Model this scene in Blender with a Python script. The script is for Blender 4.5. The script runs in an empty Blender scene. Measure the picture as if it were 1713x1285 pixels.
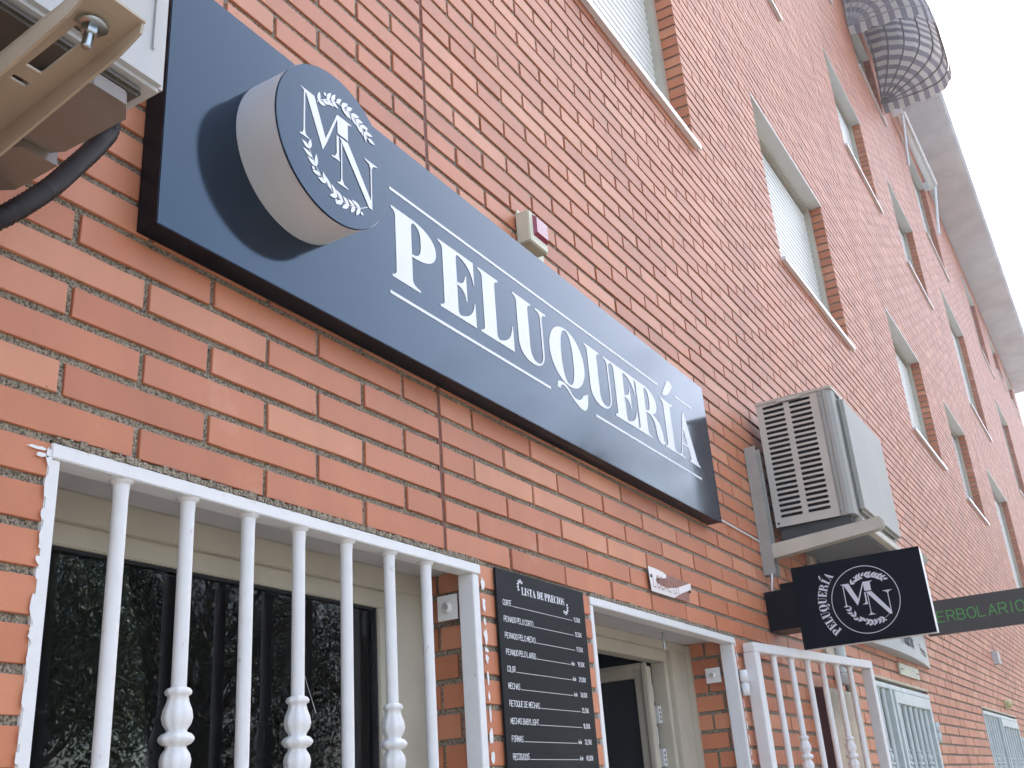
import bpy, bmesh, math, random
import numpy as np
from mathutils import Matrix, Vector
from mathutils.geometry import tessellate_polygon

random.seed(7)
rng = np.random.default_rng(7)
S = bpy.context.scene
COL = S.collection
PI = math.pi

# ------------------------------------------------------------------ camera
CAM = Vector((-1.668, -1.111, -0.479))
F_PX = 1736.0
_r = (1.031329201269715, -0.6585065553471572, 0.8634478842071858)
def rodrigues(r):
    r = np.array(r); th = np.linalg.norm(r); k = r / th
    K = np.array([[0, -k[2], k[1]], [k[2], 0, -k[0]], [-k[1], k[0], 0]])
    return np.eye(3) + math.sin(th) * K + (1 - math.cos(th)) * K @ K
RC = rodrigues(_r)                     # rows: right, down, forward
cd = bpy.data.cameras.new('camera'); cam = bpy.data.objects.new('camera', cd); COL.objects.link(cam)
cd.sensor_width = 36.0; cd.lens = F_PX * 36.0 / 1713.0; cd.clip_start = 0.02; cd.clip_end = 1000.0
m = Matrix.Identity(4)
for i in range(3):
    m[i][0] = RC[0, i]; m[i][1] = -RC[1, i]; m[i][2] = -RC[2, i]; m[i][3] = CAM[i]
cam.matrix_world = m
S.camera = cam

# ------------------------------------------------------------------ sky, sun, exposure
SUN_EL, SUN_ROT = math.radians(52), math.radians(78)
w = bpy.data.worlds.new("World"); S.world = w; w.use_nodes = True
nt = w.node_tree; nt.nodes.clear()
sky = nt.nodes.new('ShaderNodeTexSky'); sky.sky_type = 'NISHITA'; sky.sun_disc = False
sky.sun_elevation = SUN_EL; sky.sun_rotation = SUN_ROT
sky.air_density = 1.0; sky.dust_density = 4.0; sky.ozone_density = 1.0; sky.altitude = 300
hs = nt.nodes.new('ShaderNodeHueSaturation'); hs.inputs['Saturation'].default_value = 0.8
bg = nt.nodes.new('ShaderNodeBackground'); bg.inputs['Strength'].default_value = 0.15
wo = nt.nodes.new('ShaderNodeOutputWorld')
nt.links.new(sky.outputs[0], hs.inputs['Color']); nt.links.new(hs.outputs[0], bg.inputs['Color'])
nt.links.new(bg.outputs[0], wo.inputs['Surface'])
sd = bpy.data.lights.new('sun', 'SUN'); sun = bpy.data.objects.new('sun', sd); COL.objects.link(sun)
sd.energy = 2.3; sd.angle = math.radians(3); sd.color = (1.0, 0.93, 0.82)
sdir = Vector((math.sin(SUN_ROT) * math.cos(SUN_EL), math.cos(SUN_ROT) * math.cos(SUN_EL), math.sin(SUN_EL)))
sun.rotation_euler = sdir.to_track_quat('Z', 'Y').to_euler()
sun.location = (10, 20, 40)
VEIL_DENSITY = 0.0065  # density of the added volume that imitates veiling glare
vs = S.view_settings
vs.view_transform = 'Standard'; vs.look = 'None'; vs.gamma = 1.0; vs.use_curve_mapping = False
vs.exposure = 2.12

# ------------------------------------------------------------------ materials
def mat(name, col, rough=0.5, spec=0.5, metal=0.0, var=0.0, vscale=8.0, bump=0.0, bscale=60.0, bdist=0.002, rvar=0.0, coat=0.0):
    M = bpy.data.materials.new(name); M.use_nodes = True
    n = M.node_tree; b = n.nodes['Principled BSDF']
    b.inputs['Base Color'].default_value = (*col, 1); b.inputs['Roughness'].default_value = rough
    b.inputs['Specular IOR Level'].default_value = spec; b.inputs['Metallic'].default_value = metal
    b.inputs['Coat Weight'].default_value = coat
    tc = n.nodes.new('ShaderNodeTexCoord')
    if var > 0 or rvar > 0:
        nz = n.nodes.new('ShaderNodeTexNoise'); nz.inputs['Scale'].default_value = vscale; nz.inputs['Detail'].default_value = 6
        n.links.new(tc.outputs['Object'], nz.inputs['Vector'])
        if var > 0:
            mr = n.nodes.new('ShaderNodeMapRange'); mr.inputs[1].default_value = 0.25; mr.inputs[2].default_value = 0.75
            mr.inputs[3].default_value = 1 - var; mr.inputs[4].default_value = 1 + var
            mx = n.nodes.new('ShaderNodeVectorMath'); mx.operation = 'SCALE'; mx.inputs[0].default_value = col
            n.links.new(nz.outputs[0], mr.inputs[0]); n.links.new(mr.outputs[0], mx.inputs['Scale'])
            n.links.new(mx.outputs[0], b.inputs['Base Color'])
        if rvar > 0:
            m2 = n.nodes.new('ShaderNodeMapRange'); m2.inputs[1].default_value = 0.3; m2.inputs[2].default_value = 0.7
            m2.inputs[3].default_value = rough - rvar; m2.inputs[4].default_value = rough + rvar
            n.links.new(nz.outputs[0], m2.inputs[0]); n.links.new(m2.outputs[0], b.inputs['Roughness'])
    if bump > 0:
        n2 = n.nodes.new('ShaderNodeTexNoise'); n2.inputs['Scale'].default_value = bscale; n2.inputs['Detail'].default_value = 8
        bp = n.nodes.new('ShaderNodeBump'); bp.inputs['Strength'].default_value = bump; bp.inputs['Distance'].default_value = bdist
        n.links.new(tc.outputs['Object'], n2.inputs['Vector']); n.links.new(n2.outputs[0], bp.inputs['Height'])
        n.links.new(bp.outputs[0], b.inputs['Normal'])
    return M

def brick_material():
    M = bpy.data.materials.new('brick'); M.use_nodes = True
    n = M.node_tree; b = n.nodes['Principled BSDF']; L = n.links
    geo = n.nodes.new('ShaderNodeNewGeometry'); oi = n.nodes.new('ShaderNodeObjectInfo')
    ad = n.nodes.new('ShaderNodeMath'); ad.operation = 'ADD'
    fr = n.nodes.new('ShaderNodeMath'); fr.operation = 'FRACT'
    L.new(geo.outputs['Random Per Island'], ad.inputs[0]); L.new(oi.outputs['Random'], ad.inputs[1]); L.new(ad.outputs[0], fr.inputs[0])
    cr = n.nodes.new('ShaderNodeValToRGB')
    e = cr.color_ramp.elements
    e[0].position = 0; e[0].color = (0.44, 0.140, 0.056, 1)
    e[1].position = 1; e[1].color = (0.55, 0.203, 0.094, 1)
    for p, c in ((0.3, (0.53, 0.183, 0.080, 1)), (0.65, (0.49, 0.160, 0.066, 1)), (0.85, (0.59, 0.235, 0.115, 1))):
        q = e.new(p); q.color = c
    L.new(fr.outputs[0], cr.inputs[0])
    # soft clouding over each face, in world space
    nz = n.nodes.new('ShaderNodeTexNoise'); nz.inputs['Scale'].default_value = 9; nz.inputs['Detail'].default_value = 5
    L.new(geo.outputs['Position'], nz.inputs['Vector'])
    mr = n.nodes.new('ShaderNodeMapRange'); mr.inputs[1].default_value = .3; mr.inputs[2].default_value = .7; mr.inputs[3].default_value = .95; mr.inputs[4].default_value = 1.05
    L.new(nz.outputs[0], mr.inputs[0])
    sc = n.nodes.new('ShaderNodeVectorMath'); sc.operation = 'SCALE'
    L.new(cr.outputs[0], sc.inputs[0]); L.new(mr.outputs[0], sc.inputs['Scale'])
    # burnt specks
    vo = n.nodes.new('ShaderNodeTexVoronoi'); vo.inputs['Scale'].default_value = 14
    L.new(geo.outputs['Position'], vo.inputs['Vector'])
    sp = n.nodes.new('ShaderNodeMapRange'); sp.inputs[1].default_value = 0.025; sp.inputs[2].default_value = 0.045; sp.inputs[3].default_value = 0.75; sp.inputs[4].default_value = 0
    L.new(vo.outputs['Distance'], sp.inputs[0])
    sw = n.nodes.new('ShaderNodeTexWhiteNoise'); L.new(vo.outputs['Position'], sw.inputs['Vector'])
    gt = n.nodes.new('ShaderNodeMath'); gt.operation = 'GREATER_THAN'; gt.inputs[1].default_value = 0.72
    L.new(sw.outputs['Value'], gt.inputs[0])
    mu = n.nodes.new('ShaderNodeMath'); mu.operation = 'MULTIPLY'; L.new(sp.outputs[0], mu.inputs[0]); L.new(gt.outputs[0], mu.inputs[1])
    mx = n.nodes.new('ShaderNodeMix'); mx.data_type = 'RGBA'; mx.inputs[7].default_value = (0.2, 0.05, 0.025, 1)
    L.new(mu.outputs[0], mx.inputs[0]); L.new(sc.outputs[0], mx.inputs[6])
    mp = n.nodes.new('ShaderNodeMapping'); mp.inputs['Scale'].default_value = (2.2, 2.2, .7); L.new(geo.outputs['Position'], mp.inputs['Vector'])
    ns = n.nodes.new('ShaderNodeTexNoise'); ns.inputs['Scale'].default_value = 1.0; ns.inputs['Detail'].default_value = 7; ns.inputs['Roughness'].default_value = .65; L.new(mp.outputs[0], ns.inputs['Vector'])
    r1 = n.nodes.new('ShaderNodeMapRange'); r1.inputs[1].default_value = .32; r1.inputs[2].default_value = .68; r1.inputs[3].default_value = .86; r1.inputs[4].default_value = 1.10; L.new(ns.outputs[0], r1.inputs[0])
    s2 = n.nodes.new('ShaderNodeVectorMath'); s2.operation = 'SCALE'; L.new(mx.outputs[2], s2.inputs[0]); L.new(r1.outputs[0], s2.inputs['Scale'])
    nb = n.nodes.new('ShaderNodeTexNoise'); nb.inputs['Scale'].default_value = 4.5; nb.inputs['Detail'].default_value = 8; nb.inputs['Roughness'].default_value = .7; L.new(geo.outputs['Position'], nb.inputs['Vector'])
    r2 = n.nodes.new('ShaderNodeMapRange'); r2.inputs[1].default_value = .60; r2.inputs[2].default_value = .78; r2.inputs[3].default_value = 0; r2.inputs[4].default_value = .35; L.new(nb.outputs[0], r2.inputs[0])
    m4 = n.nodes.new('ShaderNodeMix'); m4.data_type = 'RGBA'; m4.inputs[7].default_value = (.56, .40, .30, 1)
    L.new(r2.outputs[0], m4.inputs[0]); L.new(s2.outputs[0], m4.inputs[6]); L.new(m4.outputs[2], b.inputs['Base Color'])
    b.inputs['Roughness'].default_value = 0.55; b.inputs['Specular IOR Level'].default_value = 0.7
    n2 = n.nodes.new('ShaderNodeTexNoise'); n2.inputs['Scale'].default_value = 220; n2.inputs['Detail'].default_value = 6
    n3 = n.nodes.new('ShaderNodeTexNoise'); n3.inputs['Scale'].default_value = 25; n3.inputs['Detail'].default_value = 3
    L.new(geo.outputs['Position'], n2.inputs['Vector']); L.new(geo.outputs['Position'], n3.inputs['Vector'])
    a2 = n.nodes.new('ShaderNodeMath'); a2.operation = 'ADD'; L.new(n2.outputs[0], a2.inputs[0])
    m3 = n.nodes.new('ShaderNodeMath'); m3.operation = 'MULTIPLY'; m3.inputs[1].default_value = 1.0; L.new(n3.outputs[0], m3.inputs[0]); L.new(m3.outputs[0], a2.inputs[1])
    bp = n.nodes.new('ShaderNodeBump'); bp.inputs['Strength'].default_value = 0.22; bp.inputs['Distance'].default_value = 0.0008
    L.new(a2.outputs[0], bp.inputs['Height']); L.new(bp.outputs[0], b.inputs['Normal'])
    return M

def mortar_material():
    M = bpy.data.materials.new('mortar'); M.use_nodes = True
    n = M.node_tree; b = n.nodes['Principled BSDF']; L = n.links
    geo = n.nodes.new('ShaderNodeNewGeometry')
    nz = n.nodes.new('ShaderNodeTexNoise'); nz.inputs['Scale'].default_value = 320; nz.inputs['Detail'].default_value = 4
    n2 = n.nodes.new('ShaderNodeTexNoise'); n2.inputs['Scale'].default_value = 1.6; n2.inputs['Detail'].default_value = 4
    L.new(geo.outputs['Position'], nz.inputs['Vector']); L.new(geo.outputs['Position'], n2.inputs['Vector'])
    cr = n.nodes.new('ShaderNodeValToRGB'); e = cr.color_ramp.elements
    e[0].position = .32; e[0].color = (0.075, 0.058, 0.040, 1); e[1].position = .66; e[1].color = (0.44, 0.38, 0.285, 1)
    L.new(nz.outputs[0], cr.inputs[0])
    mr = n.nodes.new('ShaderNodeMapRange'); mr.inputs[1].default_value = .35; mr.inputs[2].default_value = .65; mr.inputs[3].default_value = .8; mr.inputs[4].default_value = 1.15
    L.new(n2.outputs[0], mr.inputs[0])
    sc = n.nodes.new('ShaderNodeVectorMath'); sc.operation = 'SCALE'; L.new(cr.outputs[0], sc.inputs[0]); L.new(mr.outputs[0], sc.inputs['Scale'])
    L.new(sc.outputs[0], b.inputs['Base Color']); b.inputs['Roughness'].default_value = .95; b.inputs['Specular IOR Level'].default_value = .2
    bp = n.nodes.new('ShaderNodeBump'); bp.inputs['Strength'].default_value = .9; bp.inputs['Distance'].default_value = .003
    L.new(nz.outputs[0], bp.inputs['Height']); L.new(bp.outputs[0], b.inputs['Normal'])
    return M

def glass_material(name='window_glass', refl=.9):
    M = bpy.data.materials.new(name); M.use_nodes = True
    n = M.node_tree; n.nodes.clear(); L = n.links
    o = n.nodes.new('ShaderNodeOutputMaterial'); mx = n.nodes.new('ShaderNodeMixShader')
    tr = n.nodes.new('ShaderNodeBsdfTransparent'); tr.inputs[0].default_value = (.55, .6, .58, 1)
    gl = n.nodes.new('ShaderNodeBsdfGlossy'); gl.inputs['Roughness'].default_value = 0.006
    fr = n.nodes.new('ShaderNodeFresnel'); fr.inputs['IOR'].default_value = 1.52
    mu = n.nodes.new('ShaderNodeMath'); mu.operation = 'MULTIPLY'; mu.inputs[1].default_value = refl; mu.use_clamp = True
    L.new(fr.outputs[0], mu.inputs[0]); L.new(mu.outputs[0], mx.inputs[0]); L.new(tr.outputs[0], mx.inputs[1]); L.new(gl.outputs[0], mx.inputs[2])
    L.new(mx.outputs[0], o.inputs[0])
    return M

def leaf_material(name, c1, c2):
    M = bpy.data.materials.new(name); M.use_nodes = True
    n = M.node_tree; b = n.nodes['Principled BSDF']; L = n.links
    geo = n.nodes.new('ShaderNodeNewGeometry'); cr = n.nodes.new('ShaderNodeValToRGB')
    cr.color_ramp.elements[0].color = (*c1, 1); cr.color_ramp.elements[1].color = (*c2, 1)
    L.new(geo.outputs['Random Per Island'], cr.inputs[0]); L.new(cr.outputs[0], b.inputs['Base Color'])
    b.inputs['Roughness'].default_value = .5
    return M

MB_BRICK = brick_material(); M_MORTAR = mortar_material(); M_GLASS = glass_material(refl=1.0); M_GLASSD = glass_material('low_reflection_glass', .3)  # second glass: mirroring turned down so the far shop panes stay dark
M_SEAL = mat('joint_sealant', (0.17, 0.07, 0.045), .8, var=.25, vscale=40)
M_WHITE = mat('white_paint', (0.73, 0.72, 0.70), .38, var=.04, vscale=30, bump=.25, bscale=90, bdist=.001)
M_WHITE2 = mat('weathered_white_paint', (0.56, 0.62, 0.60), .5, var=.10, vscale=14, bump=.2, bscale=60)
M_CREAM = mat('cream_aluminium', (0.47, 0.43, 0.34), .45, var=.10, vscale=9)
M_DIRTY = mat('stained_cream', (0.50, 0.44, 0.32), .6, var=.28, vscale=12)
M_LINTEL = mat('painted_lintel', (0.46, 0.45, 0.45), .6, var=.10, vscale=7, bump=.2, bscale=50)
M_HEAD = mat('pale_window_head', (0.62, 0.61, 0.57), .7, var=.06, vscale=6, bump=.2, bscale=50)
M_RENDER = mat('grey_render', (0.56, 0.56, 0.55), .85, var=.08, vscale=3, bump=.3, bscale=40)
M_SHUT = mat('white_shutter', (0.76, 0.755, 0.70), .4, var=.03, vscale=10)
M_SILL = mat('white_sill', (0.80, 0.80, 0.80), .35, var=.05, vscale=12)
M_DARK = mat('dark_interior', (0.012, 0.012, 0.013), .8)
M_ROOM = mat('dim_room', (0.045, 0.05, 0.048), .8)
M_BLACK = mat('black_satin', (0.004, 0.004, 0.006), .35, .14, rvar=.05, vscale=4)
M_FACE = mat('black_sign_face', (0.003, 0.006, 0.015), .115, .75, rvar=.055, vscale=4)
M_FACE.node_tree.nodes['Principled BSDF'].inputs['Specular Tint'].default_value = (.50, .76, 1.0, 1)
M_BLADE = mat('black_blade_face', (0.003, 0.004, 0.008), .5, .1, rvar=.05, vscale=6)
M_SLATE = mat('black_board', (0.007, 0.008, 0.010), .5, .14, var=.10, vscale=6, rvar=.05)
M_VINYL = mat('white_vinyl', (0.74, 0.745, 0.75), .45)
M_CHALK = mat('chalk_print', (0.62, 0.62, 0.60), .7)
M_DIMV = mat('grey_vinyl', (0.62, 0.63, 0.68), .5)
M_ALU = mat('satin_aluminium', (0.66, 0.66, 0.645), .42, var=.05, vscale=6, rvar=.04)
M_ACW = mat('ac_white_enamel', (0.50, 0.495, 0.47), .45, .2, var=.06, vscale=5)
M_ACB = mat('ac_beige_enamel', (0.52, 0.48, 0.41), .4, var=.10, vscale=7, bump=.15, bscale=40)
M_ACD = mat('ac_charcoal_pan', (0.06, 0.065, 0.065), .5, var=.2, vscale=10)  # dark grey base colour of pan, foot rails and jamb channel
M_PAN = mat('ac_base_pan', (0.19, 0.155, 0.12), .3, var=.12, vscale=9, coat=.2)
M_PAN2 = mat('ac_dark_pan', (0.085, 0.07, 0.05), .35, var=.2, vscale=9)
M_ACW2 = mat('ac_grey_enamel', (0.37, 0.36, 0.32), .5, .12, var=.06, vscale=5)
M_BRK = mat('beige_bracket_paint', (0.40, 0.33, 0.235), .42, var=.09, vscale=10, rvar=.05)
M_BRK2 = mat('cream_bracket_paint', (0.50, 0.46, 0.37), .5, var=.12, vscale=12)
M_BRKG = mat('grey_bracket_paint', (0.34, 0.325, 0.285), .5, var=.12, vscale=12)
M_ZINC = mat('zinc_bolt', (0.50, 0.55, 0.56), .28, metal=1.0)
M_HOSE = mat('black_hose', (0.014, 0.009, 0.008), .5, .25)
M_LINE = mat('dark_line', (0.01, 0.012, 0.016), .5)
M_CONC = mat('eave_concrete', (0.66, 0.68, 0.71), .85, var=.13, vscale=2.6, bump=.3, bscale=25)
M_TILE = mat('roof_tile', (0.33, 0.15, 0.09), .8, var=.2, vscale=6)
M_FABD = mat('awning_dark_stripe', (0.28, 0.26, 0.28), .9, var=.12, vscale=5)
M_FABL = mat('awning_pale_stripe', (0.60, 0.57, 0.53), .9, var=.12, vscale=5)
def wear(M_, rust, amount, sc_=55.0):
    n_ = M_.node_tree; b_ = n_.nodes['Principled BSDF']; src = b_.inputs['Base Color'].links[0].from_socket
    tc_ = n_.nodes.new('ShaderNodeTexCoord'); nz_ = n_.nodes.new('ShaderNodeTexNoise'); nz_.inputs['Scale'].default_value = sc_; nz_.inputs['Detail'].default_value = 5; nz_.inputs['Roughness'].default_value = .6
    g1 = n_.nodes.new('ShaderNodeMapRange'); g1.inputs[1].default_value = .66; g1.inputs[2].default_value = .74; g1.inputs[3].default_value = 0; g1.inputs[4].default_value = amount
    x_ = n_.nodes.new('ShaderNodeMix'); x_.data_type = 'RGBA'; x_.inputs[7].default_value = (*rust, 1)
    n_.links.new(tc_.outputs['Object'], nz_.inputs['Vector']); n_.links.new(nz_.outputs[0], g1.inputs[0]); n_.links.new(g1.outputs[0], x_.inputs[0]); n_.links.new(src, x_.inputs[6]); n_.links.new(x_.outputs[2], b_.inputs['Base Color'])
wear(M_WHITE, (.42, .33, .24), .55); wear(M_WHITE2, (.30, .17, .09), .6, 30.0); wear(M_ACB, (.25, .18, .12), .5, 35.0); wear(M_BRK2, (.25, .15, .08), .6, 30.0); wear(M_BRK, (.22, .16, .10), .4, 45.0)
for _m in (M_FABD, M_FABL):
    _n = _m.node_tree; _b = _n.nodes['Principled BSDF']; _o = _n.nodes['Material Output']
    _t = _n.nodes.new('ShaderNodeBsdfTranslucent'); _x = _n.nodes.new('ShaderNodeMixShader'); _x.inputs[0].default_value = .4
    _t.inputs[0].default_value = _b.inputs['Base Color'].default_value
    _n.links.new(_b.outputs[0], _x.inputs[1]); _n.links.new(_t.outputs[0], _x.inputs[2]); _n.links.new(_x.outputs[0], _o.inputs[0])
M_RIB = mat('awning_rib', (0.30, 0.29, 0.30), .5)
M_HERB = mat('grey_brown_sign', (0.05, 0.045, 0.038), .5, var=.06, vscale=5)
M_GREEN = mat('green_vinyl', (0.075, 0.33, 0.06), .5)
M_GREYS = mat('grey_curved_sign', (0.40, 0.42, 0.40), .5, var=.06, vscale=7)
M_IVORY = mat('ivory_plastic', (0.60, 0.56, 0.42), .45, var=.05, vscale=20)
M_RED = mat('red_lens', (0.24, 0.012, 0.03), .15, coat=.6)
M_COPPER = mat('brown_mirror_film', (0.075, 0.042, 0.015), .14, metal=.6, rvar=.05, vscale=8)
M_MAROON = mat('maroon_side', (0.05, 0.015, 0.014), .5)
M_PLATE = mat('stained_plate', (0.52, 0.52, 0.40), .5, var=.22, vscale=35)
M_PEEL = mat('peeling_white_film', (0.80, 0.74, 0.70), .45, var=.04, vscale=25)
M_STAIN = mat('glue_stain', (0.30, 0.14, 0.10), .6, var=.2, vscale=60)
M_LAMP = mat('yellow_lamp', (0.55, 0.50, 0.24), .4)
M_PAVE = mat('paving', (0.36, 0.335, 0.29), .85, var=.12, vscale=3)
M_ROAD = mat('asphalt', (0.055, 0.055, 0.057), .9, var=.2, vscale=2)
M_BARK = mat('bark', (0.10, 0.07, 0.05), .9, var=.3, vscale=12)
M_LEAF1 = leaf_material('leaves', (0.012, 0.030, 0.007), (0.065, 0.11, 0.026))

# ------------------------------------------------------------------ mesh helpers
class MB:
    def __init__(s): s.v = []; s.f = []; s.mi = []; s.sm = []
    def add(s, v, f, mi=0, smooth=False):
        o = len(s.v); s.v += [tuple(p) for p in v]
        for q in f: s.f.append([o + i for i in q]); s.mi.append(mi); s.sm.append(smooth)
        return s
    def box(s, x0, x1, y0, y1, z0, z1, mi=0, M=None):
        v = [Vector((x, y, z)) for x in (x0, x1) for y in (y0, y1) for z in (z0, z1)]
        if M: v = [M @ p for p in v]
        return s.add(v, [(0, 1, 3, 2), (4, 6, 7, 5), (0, 4, 5, 1), (2, 3, 7, 6), (0, 2, 6, 4), (1, 5, 7, 3)], mi)
    def prism(s, poly, fn0, fn1, mi=0, smooth=False):
        n = len(poly); a = [fn0(*p) for p in poly]; b = [fn1(*p) for p in poly]
        s.add(a + b, [(i, (i + 1) % n, n + (i + 1) % n, n + i) for i in range(n)], mi, smooth)
        s.add(a, [list(range(n))[::-1]], mi); s.add(b, [list(range(n))], mi)
        return s
    def tube(s, pts, r, n=10, mi=0, caps=True):
        pts = [Vector(p) for p in pts]; rs = r if isinstance(r, (list, tuple)) else [r] * len(pts)
        v = []; up = None
        for i, p in enumerate(pts):
            d = (pts[min(i + 1, len(pts) - 1)] - pts[max(i - 1, 0)]).normalized()
            if up is None: up = d.orthogonal().normalized()
            up = (up - d * up.dot(d)).normalized(); sd_ = d.cross(up)
            for k in range(n):
                a = 2 * PI * k / n; v.append(p + (up * math.cos(a) + sd_ * math.sin(a)) * rs[i])
        f = [(i * n + k, i * n + (k + 1) % n, (i + 1) * n + (k + 1) % n, (i + 1) * n + k) for i in range(len(pts) - 1) for k in range(n)]
        s.add(v, f, mi, True)
        if caps:
            s.add(v[:n], [list(range(n))[::-1]], mi); s.add(v[-n:], [list(range(n))], mi)
        return s
    def lathe(s, prof, o, ax=(0, 0, 1), n=20, mi=0, mod=None):
        ax = Vector(ax).normalized(); u = ax.orthogonal().normalized(); w_ = ax.cross(u); o = Vector(o); v = []
        for t, r in prof:
            for k in range(n):
                a = 2 * PI * k / n; q = r * (mod(t, a) if mod else 1)
                v.append(o + ax * t + (u * math.cos(a) + w_ * math.sin(a)) * q)
        f = [(i * n + k, i * n + (k + 1) % n, (i + 1) * n + (k + 1) % n, (i + 1) * n + k) for i in range(len(prof) - 1) for k in range(n)]
        return s.add(v, f, mi, True)
    def flat(s, loops, fn, mi=0):
        """2D outline(s) (first outer, others holes) tessellated and mapped by fn(x, z)."""
        L = [[Vector((p[0], p[1], 0)) for p in lp] for lp in loops]
        pts = [p for lp in L for p in lp]
        tr = tessellate_polygon(L)
        return s.add([fn(p.x, p.y) for p in pts], [tuple(t) for t in tr], mi)
    def build(s, name, mats, parent=None, bevel=0.0, fixn=True, kind=None):
        me = bpy.data.meshes.new(name); me.from_pydata(s.v, [], s.f)
        if not isinstance(mats, (list, tuple)): mats = [mats]
        for M in mats: me.materials.append(M)
        me.polygons.foreach_set('material_index', s.mi); me.polygons.foreach_set('use_smooth', s.sm)
        if fixn or bevel:
            bm = bmesh.new(); bm.from_mesh(me)
            if fixn: bmesh.ops.recalc_face_normals(bm, faces=bm.faces)
            if bevel:
                es = [e for e in bm.edges if len(e.link_faces) == 2 and e.calc_face_angle(0) > .5]
                bmesh.ops.bevel(bm, geom=es, offset=bevel, segments=2, affect='EDGES', clamp_overlap=True)
            bm.to_mesh(me); bm.free()
        o = bpy.data.objects.new(name, me); COL.objects.link(o)
        if parent: o.parent = parent
        if kind: o['kind'] = kind
        return o

def tag(o, label=None, cat=None, group=None, kind=None):
    if label: o['label'] = label
    if cat: o['category'] = cat
    if group: o['group'] = group
    if kind: o['kind'] = kind
    return o
def thing(name, label, cat, group=None):
    o = bpy.data.objects.new(name, None); COL.objects.link(o); o.empty_display_size = .1
    return tag(o, label, cat, group)
def link_copy(o, parent=None):
    c = o.copy(); COL.objects.link(c)
    if parent: c.parent = parent
    return c
def project(P):
    q = RC @ (np.array(P) - np.array(CAM)); return (856.5 + F_PX * q[0] / q[2], 642.5 + F_PX * q[1] / q[2], q[2])

# ------------------------------------------------------------------ glyphs
def qb(p0, p1, p2, n=7): return [((1 - t) ** 2 * p0[0] + 2 * t * (1 - t) * p1[0] + t * t * p2[0], (1 - t) ** 2 * p0[1] + 2 * t * (1 - t) * p1[1] + t * t * p2[1]) for t in [i / n for i in range(n + 1)]]
def sup(cx, cz, rx, rz, a0, a1, n=22, p=1.0):
    o = []
    for i in range(n + 1):
        a = math.radians(a0 + (a1 - a0) * i / n); c, s_ = math.cos(a), math.sin(a)
        o.append((cx + rx * math.copysign(abs(c) ** p, c), cz + rz * math.copysign(abs(s_) ** p, s_)))
    return o
def vstem(x0, x1, z0, z1): return [[(x0, z0), (x1, z0), (x1, z1), (x0, z1)]]
def serif(xa, x0, x1, xb, z, d, t=.035, h=.13):
    # slab with brackets: z = outer line, d = +1 grows upward, -1 downward
    return [[(xa, z), (xb, z), (xb, z + d * t)] + qb((xb, z + d * t), (x1, z + d * t * 1.2), (x1, z + d * h))[1:] + [(x0, z + d * h)] + qb((x0, z + d * h), (x0, z + d * t * 1.2), (xa, z + d * t))[1:]]
def arm(x0, x1, z, d, tip):
    # horizontal thin arm with a wedge at the tip; z outer line, d direction of the wedge
    return [[(x0, z), (x1, z), (x1, z + d * tip)] + qb((x1 - .02, z + d * tip), (x1 - .08, z + d * .06), (x0, z + d * .04))]
G = {}
G['P'] = (.98, [vstem(.085, .42, .02, .98), serif(0, .085, .42, .58, 0, 1), serif(0, .085, .42, .5, 1, -1),
    [sup(.42, .725, .54, .275, 90, -90, p=.9) + sup(.42, .725, .2, .235, -90, 90, p=.75)]])
G['E'] = (.90, [vstem(.1, .43, .02, .98), serif(0, .1, .43, .5, 0, 1), serif(0, .1, .43, .5, 1, -1), arm(.4, .87, 1, -1, .35), arm(.4, .87, 0, 1, .36),
    [[(.42, .49), (.42, .53)] + qb((.42, .53), (.62, .53), (.64, .70)) + [(.67, .70), (.67, .32), (.64, .32)] + qb((.64, .32), (.62, .49), (.42, .49))[:-1]]])
G['L'] = (.88, [vstem(.1, .42, .02, .98), serif(0, .1, .42, .52, 0, 1), serif(0, .1, .42, .52, 1, -1), arm(.4, .87, 0, 1, .40)])
G['U'] = (.98, [serif(0, .09, .42, .52, 1, -1), serif(.66, .8, .855, .99, 1, -1),
    [[(.09, .95), (.09, .28)] + sup(.47, .28, .38, .28, 180, 360, p=.9) + [(.855, .95), (.80, .95), (.80, .30)] + sup(.61, .28, .19, .22, 0, -180, p=.85) + [(.42, .95)]]])
G['Q'] = (1.2, [[sup(.58, .5, .58, .5, 0, 360, 48)[:-1], sup(.58, .5, .2, .465, 0, 360, 40, p=.85)[:-1]],
    [[(.14, -.13), (.18, -.02)] + qb((.18, -.02), (.45, .06), (.62, -.12)) + qb((.62, -.12), (.86, -.22), (1.02, -.02)) + [(1.2, .06), (1.18, -.05)] + qb((1.18, -.05), (1.14, -.3), (.92, -.28)) + qb((.92, -.28), (.72, -.25), (.5, -.09)) + qb((.5, -.09), (.3, .0), (.26, -.09)) + [(.24, -.13)]]])
G['R'] = (1.18, [vstem(.09, .42, .02, .98), serif(0, .09, .42, .55, 0, 1), serif(0, .09, .42, .5, 1, -1),
    [sup(.42, .735, .52, .265, 90, -90, p=.9) + sup(.42, .735, .2, .225, -90, 90, p=.75)],
    [[(.42, .5)] + qb((.42, .5), (.78, .5), (.8, .2)) + qb((.8, .2), (.82, -.03), (1.05, .0)) + [(1.18, .06), (1.17, .09)] + qb((1.17, .09), (1.1, .04), (1.1, .2)) + qb((1.1, .2), (1.06, .46), (.7, .5))]])
G['I'] = (.66, [vstem(.16, .49, .02, .98), serif(.02, .16, .49, .64, 0, 1), serif(.02, .16, .49, .64, 1, -1)])
G['\u00cd'] = (.66, G['I'][1] + [[[(.2, 1.10)] + qb((.2, 1.10), (.5, 1.12), (.78, 1.44)) + qb((.78, 1.44), (.62, 1.56), (.5, 1.46)) + [(.2, 1.14)]]])
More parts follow.
